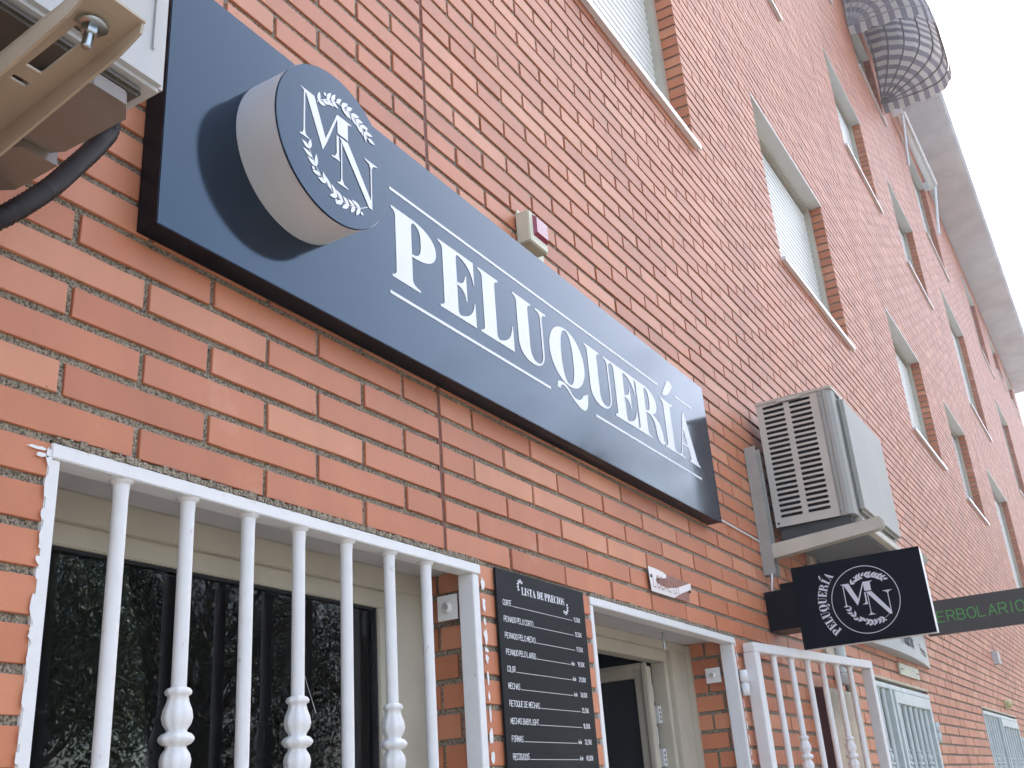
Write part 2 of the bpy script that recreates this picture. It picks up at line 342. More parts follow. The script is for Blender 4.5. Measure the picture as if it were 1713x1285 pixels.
G['A'] = (1.16, [[[(.55, 1.02), (.60, 1.02), (1.06, .03), (.70, .03), (.45, .66), (.21, .03), (.165, .03), (.50, .93)]], [[(.27, .29), (.74, .29), (.73, .335), (.28, .335)]], serif(0, .165, .21, .36, 0, 1, h=.1), serif(.58, .70, 1.06, 1.16, 0, 1, h=.1)])
G['S'] = (.8, [[[(.06, .04), (.1, .04), (.16, .1)] + sup(.40, .28, .36, .28, -115, 40, 14) + qb((.67, .46), (.5, .56), (.3, .67)) + sup(.40, .78, .2, .18, 200, 90, 8) + qb((.40, .96), (.6, .95), (.66, .70)) + [(.71, .70), (.71, .98), (.67, .98), (.6, .93)] + sup(.37, .73, .32, .27, 75, 215, 14) + qb((.11, .56), (.28, .44), (.46, .34)) + sup(.4, .2, .2, .16, 50, -90, 10) + qb((.40, .04), (.15, .05), (.1, .34)) + [(.06, .34)]]])
G['T'] = (.92, [vstem(.3, .62, .02, .98), serif(.15, .3, .62, .77, 0, 1), [[(.02, 1), (.02, .66), (.05, .66)] + qb((.05, .66), (.1, .94), (.32, .96)) + [(.6, .96)] + qb((.6, .96), (.82, .94), (.87, .66)) + [(.9, .66), (.9, 1)]]])
G['D'] = (1.08, [vstem(.09, .42, .02, .98), serif(0, .09, .42, .5, 0, 1), serif(0, .09, .42, .5, 1, -1), [sup(.42, .5, .62, .5, 90, -90, p=.9) + sup(.42, .5, .26, .46, -90, 90, p=.75)]])
G['C'] = (1.0, [[sup(.56, .5, .54, .5, 48, 318, 34) + [(.95, .3), (.9, .3)] + qb((.9, .3), (.84, .04), (.6, .04)) + sup(.58, .5, .2, .46, 270, 90, 20, p=.85) + qb((.58, .96), (.86, .96), (.9, .66)) + [(.95, .66), (.95, .98), (.91, .98)]]])
G['O'] = (1.18, [G['Q'][1][0]])
G[' '] = (.4, [])

def serif_text(mb, text, x, z, cap, fn, wsc=1.0, gap=.06, bold=0, mi=0):
    k = 0
    for ch in text:
        wd, pieces = G[ch]
        for loops in pieces:
            d = .00006 * (k % 5); k += 1
            mb.flat([[(x + p[0] * cap * wsc, z + p[1] * cap) for p in lp] for lp in loops], lambda a, b, d=d: fn(a, b, d), mi)
        x += (wd + gap) * cap * wsc
    return x

# thin stroke alphabet (grid 0..4 wide, 0..6 high)
ST = {'A': ['0,0 2,6 4,0', '.8,2 3.2,2'], 'B': ['0,0 0,6 2.6,6 3.4,5 3.4,4 2.6,3.2 0,3.2', '2.6,3.2 3.8,2.4 3.8,.8 2.8,0 0,0'], 'C': ['3.8,5 3,6 1,6 0,4.8 0,1.2 1,0 3,0 3.8,1'],
 'D': ['0,0 0,6 2.4,6 3.9,4.6 3.9,1.4 2.4,0 0,0'], 'E': ['3.6,6 0,6 0,0 3.6,0', '0,3.1 3,3.1'], 'F': ['3.6,6 0,6 0,0', '0,3.1 3,3.1'], 'G': ['3.8,5 3,6 1,6 0,4.8 0,1.2 1,0 3,0 3.8,1 3.8,2.8 2.2,2.8'],
 'H': ['0,0 0,6', '4,0 4,6', '0,3.1 4,3.1'], 'I': ['1,0 1,6'], 'J': ['3,6 3,1.2 2.2,0 1,0 .2,1'], 'L': ['0,6 0,0 3.4,0'], 'M': ['0,0 .4,6 2,1.6 3.6,6 4,0'], 'N': ['0,0 0,6 4,0 4,6'],
 'O': ['1.2,0 0,1.4 0,4.6 1.2,6 2.8,6 4,4.6 4,1.4 2.8,0 1.2,0'], 'P': ['0,0 0,6 2.8,6 3.8,5 3.8,3.6 2.8,2.7 0,2.7'], 'Q': ['1.2,0 0,1.4 0,4.6 1.2,6 2.8,6 4,4.6 4,1.4 2.8,0 1.2,0', '2.4,1.6 4.2,-.6'],
 'R': ['0,0 0,6 2.8,6 3.8,5 3.8,3.7 2.8,2.9 0,2.9', '2.2,2.9 4,0'], 'S': ['3.7,5.1 2.8,6 1.1,6 .1,5 .3,3.7 3.5,2.4 3.9,1.1 2.9,0 1,0 0,1'], 'T': ['0,6 4,6', '2,6 2,0'], 'U': ['0,6 0,1.3 1.2,0 2.8,0 4,1.3 4,6'],
 'Y': ['0,6 2,3 4,6', '2,3 2,0'], '0': ['1.2,0 0,1.4 0,4.6 1.2,6 2.6,6 3.6,4.6 3.6,1.4 2.6,0 1.2,0'], '1': ['.6,4.8 2,6 2,0'], '2': ['.1,4.8 1,6 2.8,6 3.6,4.8 3.3,3.4 0,0 3.7,0'],
 '3': ['.2,5.4 1.2,6 2.8,6 3.5,4.8 2.6,3.3 1.4,3.2', '2.6,3.3 3.7,1.6 2.6,0 1,0 0,.8'], '4': ['2.8,0 2.8,6 0,1.8 3.8,1.8'], '5': ['3.4,6 .5,6 .2,3.4 2.4,3.7 3.7,2.3 3.3,.6 2,0 .2,.5'], '6': ['3.2,5.7 1.4,5.4 .2,3 .3,1 1.6,0 3.2,.5 3.5,2.2 2.2,3.3 .3,2.4'],
 '8': ['1.8,3.2 .4,4.4 1,5.8 2.6,5.8 3.2,4.4 1.8,3.2 .1,1.6 1,0 2.8,0 3.6,1.6 1.8,3.2'], '9': ['3.5,3.6 2,2.7 .4,3.6 .5,5.4 2,6 3.4,5.2 3.5,2.6 2.6,.3 1,0'], ',': ['.8,.5 .3,-1'], '\u20ac': ['3.8,5.2 2.8,6 1.6,5.6 .8,3.6 .8,2 1.6,.3 2.8,0 3.8,.8', '0,3.6 2.6,3.6', '0,2.3 2.6,2.3'],
 'd': ['3,6 3,0', '3,2.4 1.8,3.5 .5,2.8 .4,.8 1.6,0 3,1'], 'e': ['.3,1.9 3,1.9 2.6,3.2 1.2,3.5 .3,2.2 .5,.7 1.8,0 3,.6'], 's': ['2.8,3 1.6,3.5 .5,2.8 2.7,1.1 1.7,0 .3,.5'],
 'r': ['.4,0 .4,3.4', '.4,2.2 1.4,3.4 2.6,3.2'], 'o': ['1.4,0 .3,1 .3,2.6 1.4,3.5 2.6,2.6 2.6,1 1.4,0'], 'u': ['.3,3.4 .4,.8 1.4,0 2.8,1', '2.8,3.4 2.8,0'], 'c': ['2.8,2.8 1.6,3.5 .4,2.4 .4,1 1.6,0 2.8,.7'], 't': ['1.3,5 1.3,.7 2.4,0', '.2,3.4 2.6,3.4'],
 'n': ['.4,0 .4,3.4', '.4,2.4 1.6,3.5 2.8,2.6 2.8,0'], 'a': ['2.9,3.4 2.9,0', '2.9,2.4 1.7,3.5 .4,2.4 .5,.7 1.7,0 2.9,1'], 'P_': []}
def stroke_text(mb, text, x, z, h, fn, wsc=.62, th=.11, gap=1.1, slant=0.0, jit=0.0, mi=0, right=False):
    adv = lambda c: 2.2 if c == ' ' else (2.0 if c in 'I,1' else (3.3 if c.islower() else 4)) + gap
    u_ = h / 6.0
    if right: x = x - sum(adv(c) for c in text) * u_ * wsc
    k = 0
    for ch in text:
        jz = random.uniform(-jit, jit) * h
        for st in ST.get(ch, []):
            P = [tuple(float(q) for q in p.split(',')) for p in st.split()]
            P = [(x + p[0] * u_ * wsc + slant * p[1] * u_, z + jz + p[1] * u_) for p in P]
            t = th * h / 2
            for i in range(len(P) - 1):
                a, b = Vector(P[i]), Vector(P[i + 1]); d = (b - a)
                if d.length < 1e-9: continue
                d.normalize(); nrm = Vector((-d.y, d.x)); a2 = a - d * t * .8; b2 = b + d * t * .8
                dd = .00002 * (k % 9); k += 1
                mb.add([fn(*(a2 + nrm * t), dd), fn(*(a2 - nrm * t), dd), fn(*(b2 - nrm * t), dd), fn(*(b2 + nrm * t), dd)], [(0, 1, 2, 3)], mi)
        x += adv(ch) * u_ * wsc
    return x

def leaf_shape(cx, cz, ang, ln, wd, n=5):
    c, s_ = math.cos(ang), math.sin(ang); L = []
    for i in range(n + 1): L.append((ln * i / n, wd * math.sin(PI * (i / n) ** .85)))
    R = [(p[0], -p[1]) for p in L[-2:0:-1]]
    return [(cx + c * a - s_ * b, cz + s_ * a + c * b) for a, b in L + R]
def monogram(mb, ox, oz, k, fn, mi=0):
    """The interlaced letters and the two olive sprays; coordinates in metres of the round sign, scaled by k."""
    T = lambda p: (ox + p[0] * k, oz + p[1] * k)
    cnt = [0]
    def put(loop):
        d = .00005 * (cnt[0] % 12); cnt[0] += 1
        mb.flat([[T(p) for p in loop]], lambda a, b: fn(a, b, d), mi)
    put([(.0075, .145), (.0112, .145), (.0112, .056), (.0075, .056)])
    put([(-.002, .053), (.0225, .053), (.0225, .0545), (.0135, .058), (.0112, .066), (.0075, .066), (.005, .058), (-.002, .0545)])
    put([(-.002, .150), (.034, .150), (.0665, .072), (.0563, .052), (.0135, .143), (.005, .147)])
    put([(.0563, .052), (.0665, .072), (.0980, .146), (.0940, .1475), (.0575, .066)])
    put([(.094, .1475), (.134, .1475), (.134, .146), (.1235, .142), (.1235, .1065), (.1195, .1085), (.0955, .1085)])
    put([(.0925, .103), (.0985, .103), (.0985, .062), (.101, .055), (.101, .0525), (.079, .0525), (.079, .0545), (.088, .057), (.0925, .066)])
    put([(.1040, .096), (.1072, .092), (.1072, .010), (.1040, .010)])
    put([(.094, .006), (.123, .006), (.123, .0078), (.112, .011), (.1072, .019), (.1040, .019), (.101, .011), (.094, .0078)])
    put([(.100, .1035), (.1235, .1035), (.1900, .012), (.1900, -.001), (.1805, -.001), (.1072, .094)])
    put([(.1865, .09), (.1900, .09), (.1900, .008), (.1865, .008)])
    put([(.169, .0985), (.207, .0985), (.207, .0968), (.195, .093), (.1900, .085), (.1865, .085), (.182, .093), (.169, .0968)])
    R = random.Random(3)
    for a0, a1 in ((137, 42), (200, 310)):
        C = (.113, .075); r = .099; n = 12; P = []
        for i in range(25):
            a = math.radians(a0 + (a1 - a0) * i / 24); P.append((C[0] + r * math.cos(a), C[1] + r * math.sin(a)))
        put([(C[0] + (r + .0007) * math.cos(math.radians(a0 + (a1 - a0) * i / 24)), C[1] + (r + .0007) * math.sin(math.radians(a0 + (a1 - a0) * i / 24))) for i in range(25)] +
            [(C[0] + (r - .0007) * math.cos(math.radians(a0 + (a1 - a0) * i / 24)), C[1] + (r - .0007) * math.sin(math.radians(a0 + (a1 - a0) * i / 24))) for i in range(24, -1, -1)])
        sg = 1 if a1 > a0 else -1
        for j in range(n):
            t = (j + .4) / n; a = math.radians(a0 + (a1 - a0) * t); p = (C[0] + r * math.cos(a), C[1] + r * math.sin(a))
            # sprays: the cut end is the one near the monogram's upper-left / lower-right, leaves point along the branch
            tang = a + sg * PI / 2 + (0 if sg < 0 else PI)
            for side in (1, -1):
                if R.random() < .12: continue
                put(leaf_shape(p[0], p[1], tang + side * math.radians(R.uniform(26, 44)), (.0225 + R.uniform(-.003, .003)), .0043))
            if j % 4 == 2:
                q = (p[0] + .010 * math.cos(a), p[1] + .010 * math.sin(a)); put([(q[0] + .0035 * math.cos(i * PI / 5), q[1] + .0035 * math.sin(i * PI / 5)) for i in range(10)])

# ================================================================== SETTING
GROUND = -2.35
b = MB(); b.box(-70, 110, -5.0, 12, GROUND - .2, GROUND); tag(b.build('pavement', M_PAVE), 'pale grey pavement along the foot of the brick building', None, None, 'structure')
b = MB(); b.box(-70, 110, -80, -5.0, GROUND - .35, GROUND - .13); tag(b.build('road', M_ROAD), 'asphalt street in front of the building', None, None, 'structure')

# ================================================================== BRICK BUILDING
U = 0.12572; L = 0.057; J = 0.0061
XL, XR, ZT = -4.0, 28.2, 9.06
# openings: name, x0, x1, z0, z1, depth
OP = dict(
 win=(-.885, .115, -1.25, 0.0, .13), door=(.613, 1.64, GROUND, 0.0, .165), shop_a=(3.395, 4.955, GROUND, 0.0, .15), shop_b=(7.07, 9.17, GROUND, 0.0, .15),
 f1a=(.62, 2.12, 2.185, 3.25, .11), f1b=(3.38, 4.87, 2.185, 3.25, .11), f1c=(6.89, 8.34, 2.185, 3.25, .11), f1d=(9.65, 11.09, 2.185, 3.25, .11), f1e=(12.88, 14.95, 1.54, 3.25, .11),
 f2a=(.62, 2.12, 4.86, 5.93, .11), f2b=(3.38, 4.80, 4.86, 5.93, .11), f2c=(6.75, 8.17, 4.86, 5.93, .11), f2d=(9.45, 10.92, 4.86, 5.93, .11), f2e=(12.9, 14.92, 4.20, 5.95, .11), f2f=(18.6, 20.55, 4.25, 6.02, .11),
 f3a=(3.38, 4.80, 7.54, 8.60, .11), f3b=(6.75, 8.15, 7.54, 8.60, .11), f3c=(9.42, 10.87, 7.54, 8.60, .11), f3d=(12.9, 14.80, 6.88, 8.60, .11), f3e=(18.45, 20.2, 6.95, 8.58, .11), f3f=(22.1, 23.70, 7.78, 8.72, .11), f3g=(25.0, 26.75, 7.95, 8.75, .11))
BLD = thing('brick_building', 'long red brick apartment block with shops below and shuttered windows above', 'building')

segs = [XL, 0.0, 5.95, 11.9, 17.85, 23.8, XR]
def subtract(r, o):
    x0, x1, z0, z1 = r; a0, a1, c0, c1 = o
    if x1 <= a0 or x0 >= a1 or z1 <= c0 or z0 >= c1: return [r]
    out = []
    if x0 < a0: out.append((x0, a0, z0, z1))
    if x1 > a1: out.append((a1, x1, z0, z1))
    xa, xb = max(x0, a0), min(x1, a1)
    if z0 < c0: out.append((xa, xb, z0, c0))
    if z1 > c1: out.append((xa, xb, c1, z1))
    return out
bricks = []     # x0,x1,z0,z1,depth,full
deepb = []
for k in range(int(GROUND / L) - 1, 160):
    z0, z1 = k * L + J, (k + 1) * L - J
    if z0 < GROUND or z1 > ZT: continue
    near_ops = [o for o in OP.values() if o[2] < z1 and o[3] > z0]
    for si in range(len(segs) - 1):
        a, e = segs[si], segs[si + 1]; anc = 0.0 if si == 0 else a
        n0 = math.floor((a - anc) / (2 * U)) - 1; n1 = math.ceil((e - anc) / (2 * U)) + 1
        for n in range(n0, n1):
            off = 0 if k % 2 == 0 else U
            x0 = anc + n * 2 * U + off + .005; x1 = x0 + 2 * U - .010
            x0c, x1c = max(x0, a + .0065), min(x1, e - .0065)
            if x1c - x0c < .012: continue
            full = abs((x1c - x0c) - (x1 - x0)) < 1e-6
            rs = [(x0c, x1c, z0, z1)]
            for o in near_ops:
                rs = [q for r in rs for q in subtract(r, o[:4])]
            for q in rs:
                for o in near_ops:
                    if 0 < q[0] - o[1] < .024: q = (o[1], q[1], q[2], q[3])
                    if 0 < o[0] - q[1] < .024: q = (q[0], o[0], q[2], q[3])
                if q[1] - q[0] < .012 or q[3] - q[2] < .012: continue
                dep = .06; f_ = full and q == (x0c, x1c, z0, z1)
                for o in near_ops:
                    if abs(q[0] - o[1]) < .002 or abs(q[1] - o[0]) < .002:
                        d1 = .11 if o[4] < .12 else ((.098 if k % 2 else .052))
                        dep = d1
                        if o[4] > .12:
                            s_ = .11
                            deepb.append((o[1], o[1] + s_, q[2], q[3], d1 + .009, .26) if abs(q[0] - o[1]) < .002 else (o[0] - s_, o[0], q[2], q[3], d1 + .009, .26))
                        f_ = False
                bricks.append((q[0], q[1], q[2], q[3], dep, f_))
# the 300 bricks that show largest become parts of their own
HIDE = [((-.80, 1.50, .36, .80))]
def vis_area(q):
    P = [project((x, 0, z)) for x, z in ((q[0], q[2]), (q[1], q[2]), (q[1], q[3]), (q[0], q[3]))]
    if min(p[2] for p in P) < .1: return 0
    cx, cy = sum(p[0] for p in P) / 4, sum(p[1] for p in P) / 4
    if not (-15 < cx < 1728 and -10 < cy < 1295): return 0
    x, z = (q[0] + q[1]) / 2, (q[2] + q[3]) / 2
    if -.62 < x < 1.45 and .40 < z < .80: return 0        # behind the fascia sign
    if -1.6 < x < -.72 and z > .36 and cx < 260 and cy < 150: return 0   # behind the near air conditioner
    if .17 < x < .56 and z < -.01: return 0                 # behind the price board
    A = 0
    for i in range(4): A += P[i][0] * P[(i + 1) % 4][1] - P[(i + 1) % 4][0] * P[i][1]
    return abs(A) / 2
ar = [vis_area(q) for q in bricks]
order = sorted(range(len(bricks)), key=lambda i: -ar[i]); single = set(order[:296])

def brick_ring(wd, ht, nj, seed, jit=.0007):
    R = random.Random(seed); pts = []
    nx, nz = (5, 1) if wd > .18 else ((3, 1) if wd > .08 else (1, 1))
    for i in range(nx): pts.append((wd * i / nx, 0))
    for i in range(nz): pts.append((wd, ht * i / nz))
    for i in range(nx): pts.append((wd * (1 - i / nx), ht))
    for i in range(nz): pts.append((0, ht * (1 - i / nz)))
    return [(x + R.uniform(-jit, jit), z + R.uniform(-jit, jit)) for x, z in pts]
def brick_mesh(wd, ht, dep, seed):
    ring = brick_ring(wd, ht, 0, seed); n = len(ring); c = .0010
    R = random.Random(seed + 99); tilt = (R.uniform(-.0006, .0006), R.uniform(-.0003, .0003))
    def y(x, z): return tilt[0] * (x / wd - .5) + tilt[1] * (z / ht - .5)
    inner = [(x + (c if x < wd * .01 + .002 else (-c if x > wd - .002 - wd * .01 else 0)), z + (c if z < ht / 2 else -c)) for x, z in ring]
    v = [(x, y(x, z), z) for x, z in inner] + [(x, y(x, z) + c, z) for x, z in ring] + [(x, dep, z) for x, z in ring]
    f = [list(range(n))] + [(i + n, (i + 1) % n + n, (i + 1) % n, i) for i in range(n)] + [(i + 2 * n, (i + 1) % n + 2 * n, (i + 1) % n + n, i + n) for i in range(n)]
    me = bpy.data.meshes.new('brick'); me.from_pydata(v, [], f); me.polygons.foreach_set('use_smooth', [False] * len(f)); me.materials.append(MB_BRICK)
    return me
BW, BH = 2 * U - .010, L - 2 * J
variants = [brick_mesh(BW, BH, .06, 10 + i) for i in range(10)]
for i in order[:296]:
    x0, x1, z0, z1, dep, full = bricks[i]
    me = random.choice(variants) if full else brick_mesh(x1 - x0, z1 - z0, dep, i)
    o = bpy.data.objects.new('brick', me); COL.objects.link(o); o.parent = BLD
    o.location = (x0, random.uniform(-.0012, .0012), z0)
# the rest, one mesh
V = []; n_ = 0
rest = [bricks[i] for i in range(len(bricks)) if i not in single]
B_ = np.array([q[:5] for q in rest]); N = len(B_); c = .0010
dy = rng.uniform(-.0012, .0012, N); jz = rng.uniform(-.0006, .0006, (N, 4))
X0, X1, Z0, Z1 = B_[:, 0] + jz[:, 0], B_[:, 1] + jz[:, 1], B_[:, 2] + jz[:, 2], B_[:, 3] + jz[:, 3]
def ring_np(x0, x1, z0, z1, y): return np.stack([np.stack([a, y, b_], 1) for a, b_ in ((x0, z0), (x1, z0), (x1, z1), (x0, z1))], 1)
VV = np.concatenate([ring_np(X0 + c, X1 - c, Z0 + c, Z1 - c, dy), ring_np(X0, X1, Z0, Z1, dy + c), ring_np(X0, X1, Z0, Z1, B_[:, 4])], 1)
tmpl = [(0, 1, 2, 3)] + [(4 + i, 4 + (i + 1) % 4, (i + 1) % 4, i) for i in range(4)] + [(8 + i, 8 + (i + 1) % 4, 4 + (i + 1) % 4, 4 + i) for i in range(4)]
tm = np.array(tmpl)
FF = (tm[None] + (np.arange(N) * 12)[:, None, None]).reshape(-1, 4)
VV = VV.reshape(-1, 3)
if deepb:
    D = np.array(deepb); nd = len(D)
    vv = np.concatenate([ring_np(D[:, 0], D[:, 1], D[:, 2], D[:, 3], D[:, 4]), ring_np(D[:, 0], D[:, 1], D[:, 2], D[:, 3], D[:, 5])], 1).reshape(-1, 3)
    t2 = np.array([(0, 1, 2, 3)] + [(4 + i, 4 + (i + 1) % 4, (i + 1) % 4, i) for i in range(4)])
    ff = (t2[None] + (np.arange(nd) * 8)[:, None, None]).reshape(-1, 4) + len(VV)
    VV = np.concatenate([VV, vv]); FF = np.concatenate([FF, ff])
me = bpy.data.meshes.new('brick'); me.vertices.add(len(VV)); me.vertices.foreach_set('co', VV.ravel())
me.loops.add(FF.size); me.loops.foreach_set('vertex_index', FF.ravel()); me.polygons.add(len(FF)); me.polygons.foreach_set('loop_start', np.arange(len(FF)) * 4)
me.polygons.foreach_set('use_smooth', np.zeros(len(FF), dtype=bool)); me.update(calc_edges=True); me.validate(); me.materials.append(MB_BRICK)
o = bpy.data.objects.new('brick', me); COL.objects.link(o); o.parent = BLD; o['kind'] = 'stuff'; o['label'] = 'remaining smaller bricks of the facade'

# mortar bed behind the bricks, with holes for the openings
xs = sorted({XL, XR} | {o[i] for o in OP.values() for i in (0, 1)}); zs = sorted({GROUND, ZT} | {o[i] for o in OP.values() for i in (2, 3)})
b = MB(); YM = .0050
for i in range(len(xs) - 1):
    for j in range(len(zs) - 1):
        cx, cz = (xs[i] + xs[i + 1]) / 2, (zs[j] + zs[j + 1]) / 2
        if any(o[0] < cx < o[1] and o[2] < cz < o[3] for o in OP.values()): continue
        b.add([(xs[i], YM, zs[j]), (xs[i + 1], YM, zs[j]), (xs[i + 1], YM, zs[j + 1]), (xs[i], YM, zs[j + 1])], [(0, 1, 2, 3)])
for x0, x1, z0, z1, d in OP.values():
    for x, s_ in ((x0 - .006, -1), (x1 + .006, 1)):
        b.add([(x, YM, z0), (x, d + .1, z0), (x, d + .1, z1), (x, YM, z1)], [(0, 1, 2, 3)])
b.build('mortar', M_MORTAR, BLD, fixn=False)
for x in segs[1:-1]:
    cuts = [(GROUND, ZT)]
    for o in OP.values():
        if o[0] - .02 < x < o[1] + .02: cuts = [q for c_ in cuts for q in ((c_[0], min(c_[1], o[2])), (max(c_[0], o[3]), c_[1])) if q[1] - q[0] > .01]
    for c0, c1 in cuts:
        b = MB(); b.box(x - .0065, x + .0065, .0025, .02, c0, c1); b.build('movement_joint', M_SEAL, BLD)
# building body behind, so that no light leaks through
b = MB(); b.box(XL, XR, 2.2, 11, GROUND, 9.3); b.box(XL, XL + .12, .07, 2.2, GROUND, 9.3); b.box(XR - .12, XR - .002, .07, 2.2, GROUND, 9.3)
b.build('wall', M_RENDER, BLD)
# eave: soffit slab with joints and a rounded lip, tiled roof above
b = MB(); n = 0; x = XL
while x < XR:
    x1 = min(x + 1.22, XR + .02)
    prof = [(.0, 9.07), (-.60, 9.08), (-.66, 9.09), (-.695, 9.125), (-.70, 9.17), (-.66, 9.205), (0, 9.30)]
    b.prism(prof, lambda y, z, x=x: (x + .004, y, z), lambda y, z, x1=x1: (x1 - .004, y, z)); x = x1
b.build('eave', M_CONC, BLD)
b = MB(); b.box(XL, XR, .02, .06, 9.05, 9.32); b.box(XL + .01, XR, -.58, .0, 9.10, 9.16); b.build('eave_backing', M_CONC, BLD)
b = MB()
rv = .10
for i in range(int((XR - XL) / .22)):
    xa = XL + i * .22
    P = [(xa + .11 + rv * math.cos(PI * t / 6), rv * math.sin(PI * t / 6) * .6) for t in range(7)]
    b.add([(p[0], -.45, 9.27 + p[1]) for p in P] + [(p[0], 5.5, 11.5 + p[1]) for p in P], [(t, t + 1, 8 + t, 7 + t) for t in range(6)], 0, True)
b.add([(XL, -.45, 9.265), (XR, -.45, 9.265), (XR, 5.5, 11.45), (XL, 5.5, 11.45), (XL, 11, 9.3), (XR, 11, 9.3)], [(0, 1, 2, 3), (3, 2, 5, 4)])
b.build('roof', M_TILE, BLD, fixn=False)

# ---- upper windows
def upper_window(x0, x1, z0, z1, d, drop=1.0):
    zs_ = z0 + .0
    fr = MB(); y0 = d - .03; y1 = d + .04; t = .055
    fr.box(x0 - .02, x0 + t, y0, y1, z0 - .02, z1 + .01); fr.box(x1 - t, x1 + .02, y0, y1, z0 - .02, z1 + .01)
    fr.box(x0 + t, x1 - t, y0 + .012, y1, z1 - .03, z1 + .01)
    fr.box(x0 + t, x1 - t, y0 + .004, y1, z0 - .02, z0 + .03)
    wn = fr.build('window', M_CREAM, BLD)
    # roller shutter, each slat modelled
    s_ = MB(); zb = z1 - .05 - (z1 - z0 - .1) * drop; p = .042; z = z1 - .05; n = 0
    while z > zb:
        zz = max(z - p, zb)
        prof = [(d + .012, z - .004), (d + .004, z - .010), (d + .002, (z + zz) / 2), (d + .004, zz + .004), (d + .012, zz)]
        s_.add([(x0 + t - .012, y, q) for y, q in prof] + [(x1 - t + .012, y, q) for y, q in prof], [(i, i + 1, 6 + i, 5 + i) for i in range(4)], 0)
        z = zz
    s_.build('shutter', M_SHUT, wn, fixn=False)
    h = MB(); h.box(x0 - .006, x1 + .006, d + .03, d + .05, z0 - .02, z1 + .02); h.build('backing', M_DARK, wn)
    if drop < 1:
        g_ = MB(); g_.box(x0 + t, x1 - t, d + .02, d + .024, z0 + .03, zb); g_.build('pane', M_GLASS, wn)
    h = MB(); h.box(x0 - .001, x1 + .001, .001, d + .03, z1 - .004, z1 + .012); h.box(x0 - .0, x1 + .0, -.004, .001, z1 - .006, z1 + .014); h.build('lintel', M_HEAD, wn)
    sl = MB(); prof = [(d + .02, z0 + .006), (-.026, z0 - .012), (-.026, z0 - .040), (-.020, z0 - .040), (-.020, z0 - .030), (.003, z0 - .03), (d + .02, z0 - .02)]
    sl.prism(prof, lambda y, z: (x0 - .012, y, z), lambda y, z: (x1 + .012, y, z)); sl.build('sill', M_SILL, wn)
for nme, (x0, x1, z0, z1, d) in OP.items():
    if nme[0] == 'f' and nme[1].isdigit():
        upper_window(x0, x1, z0, z1, d, 1.0 if nme in ('f1a', 'f1b', 'f1c', 'f2c', 'f3d', 'f3c', 'f2a', 'f3a') else (.55 if nme in ('f2d', 'f3b', 'f2f') else .8))

# ---- shop window behind the first grille
x0, x1 = -.885, .115
fr = MB(); Y = .13
fr.box(x0 - .02, x1, Y, Y + .05, -.055, -.012); fr.box(x0 - .02, x1, Y + .014, Y + .05, -.088, -.055)
fr.box(-.005, x1 - .012, Y, Y + .05, -1.25, -.055); fr.box(-.030, -.005, Y + .014, Y + .05, -1.25, -.0885)
fr.box(x1 - .0118, x1 + .008, Y - .012, Y + .05, -1.25, -.02)
fr.box(x0 - .02, x0 + .03, Y, Y + .05, -1.25, -.055)
WN = fr.build('window', M_CREAM, BLD, bevel=.002)
g_ = MB(); g_.box(x0 + .03, -.030, Y + .03, Y + .034, -1.25, -.088); g_.build('pane', M_GLASS, WN)
g_ = MB(); g_.add([(-.235, Y + .0295, -.215), (-.2335, Y + .0295, -.216), (-.196, Y + .0295, -.292), (-.1975, Y + .0295, -.2915)], [(0, 1, 2, 3)]); g_.build('scratch', M_CHALK, WN, fixn=False)
g_ = MB(); g_.box(-.034, -.030, Y + .020, Y + .03, -1.25, -.088); g_.box(x0 + .03, -.034, Y + .022, Y + .03, -.092, -.088); g_.build('gasket', M_DARK, WN)
g_ = MB(); g_.box(x0 - .004, x1 + .004, .012, Y + .06, -.012, .0035); g_.build('lintel', M_LINTEL, WN)
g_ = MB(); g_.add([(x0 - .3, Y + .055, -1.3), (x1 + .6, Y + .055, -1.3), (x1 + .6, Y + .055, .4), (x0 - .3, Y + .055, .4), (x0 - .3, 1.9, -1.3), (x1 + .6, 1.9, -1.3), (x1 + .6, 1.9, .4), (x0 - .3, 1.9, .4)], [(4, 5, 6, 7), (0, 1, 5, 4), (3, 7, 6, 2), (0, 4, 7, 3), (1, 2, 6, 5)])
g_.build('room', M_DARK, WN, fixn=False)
g_ = MB(); g_.box(.12, .42, .62, .66, -1.3, .1); g_.build('curtain', M_ROOM, WN)
# ---- shop door: fixed frame, leaf swung inwards
x0, x1 = .613, 1.64; Y = .165
fr = MB(); fr.box(x0, x1, Y, Y + .06, -.036, -.010); fr.box(x0, x1, Y + .014, Y + .06, -.072, -.036)
fr.box(1.50, x1 - .022, Y, Y + .06, GROUND, -.036); fr.box(1.472, 1.50, Y + .014, Y + .06, GROUND, -.0725); fr.box(x1 - .0218, x1 + .006, Y - .014, Y + .06, GROUND, -.014)
fr.box(x0 - .006, x0 + .06, Y, Y + .06, GROUND, -.036)
DR = fr.build('door', M_CREAM, BLD, bevel=.002)
g_ = MB(); g_.box(x0 - .004, x1 + .004, .012, Y + .07, -.010, .0035); g_.build('lintel', M_LINTEL, DR)
lf = MB(); XD = 1.372
lf.box(XD, XD + .045, .202, .242, GROUND + .02, -.088); lf.box(XD, XD + .045, .242, 1.06, -.122, -.088); lf.box(XD, XD + .045, 1.06, 1.14, GROUND + .02, -.088)
lf.box(XD - .012, XD, .194, .212, GROUND + .02, -.080); lf.box(XD - .012, XD, .212, 1.14, -.098, -.080)
lf.build('door_leaf', M_CREAM, DR, bevel=.003)
g_ = MB(); g_.box(XD + .02, XD + .025, .242, 1.06, GROUND + .1, -.122); g_.build('leaf_panel', M_DARK, DR)
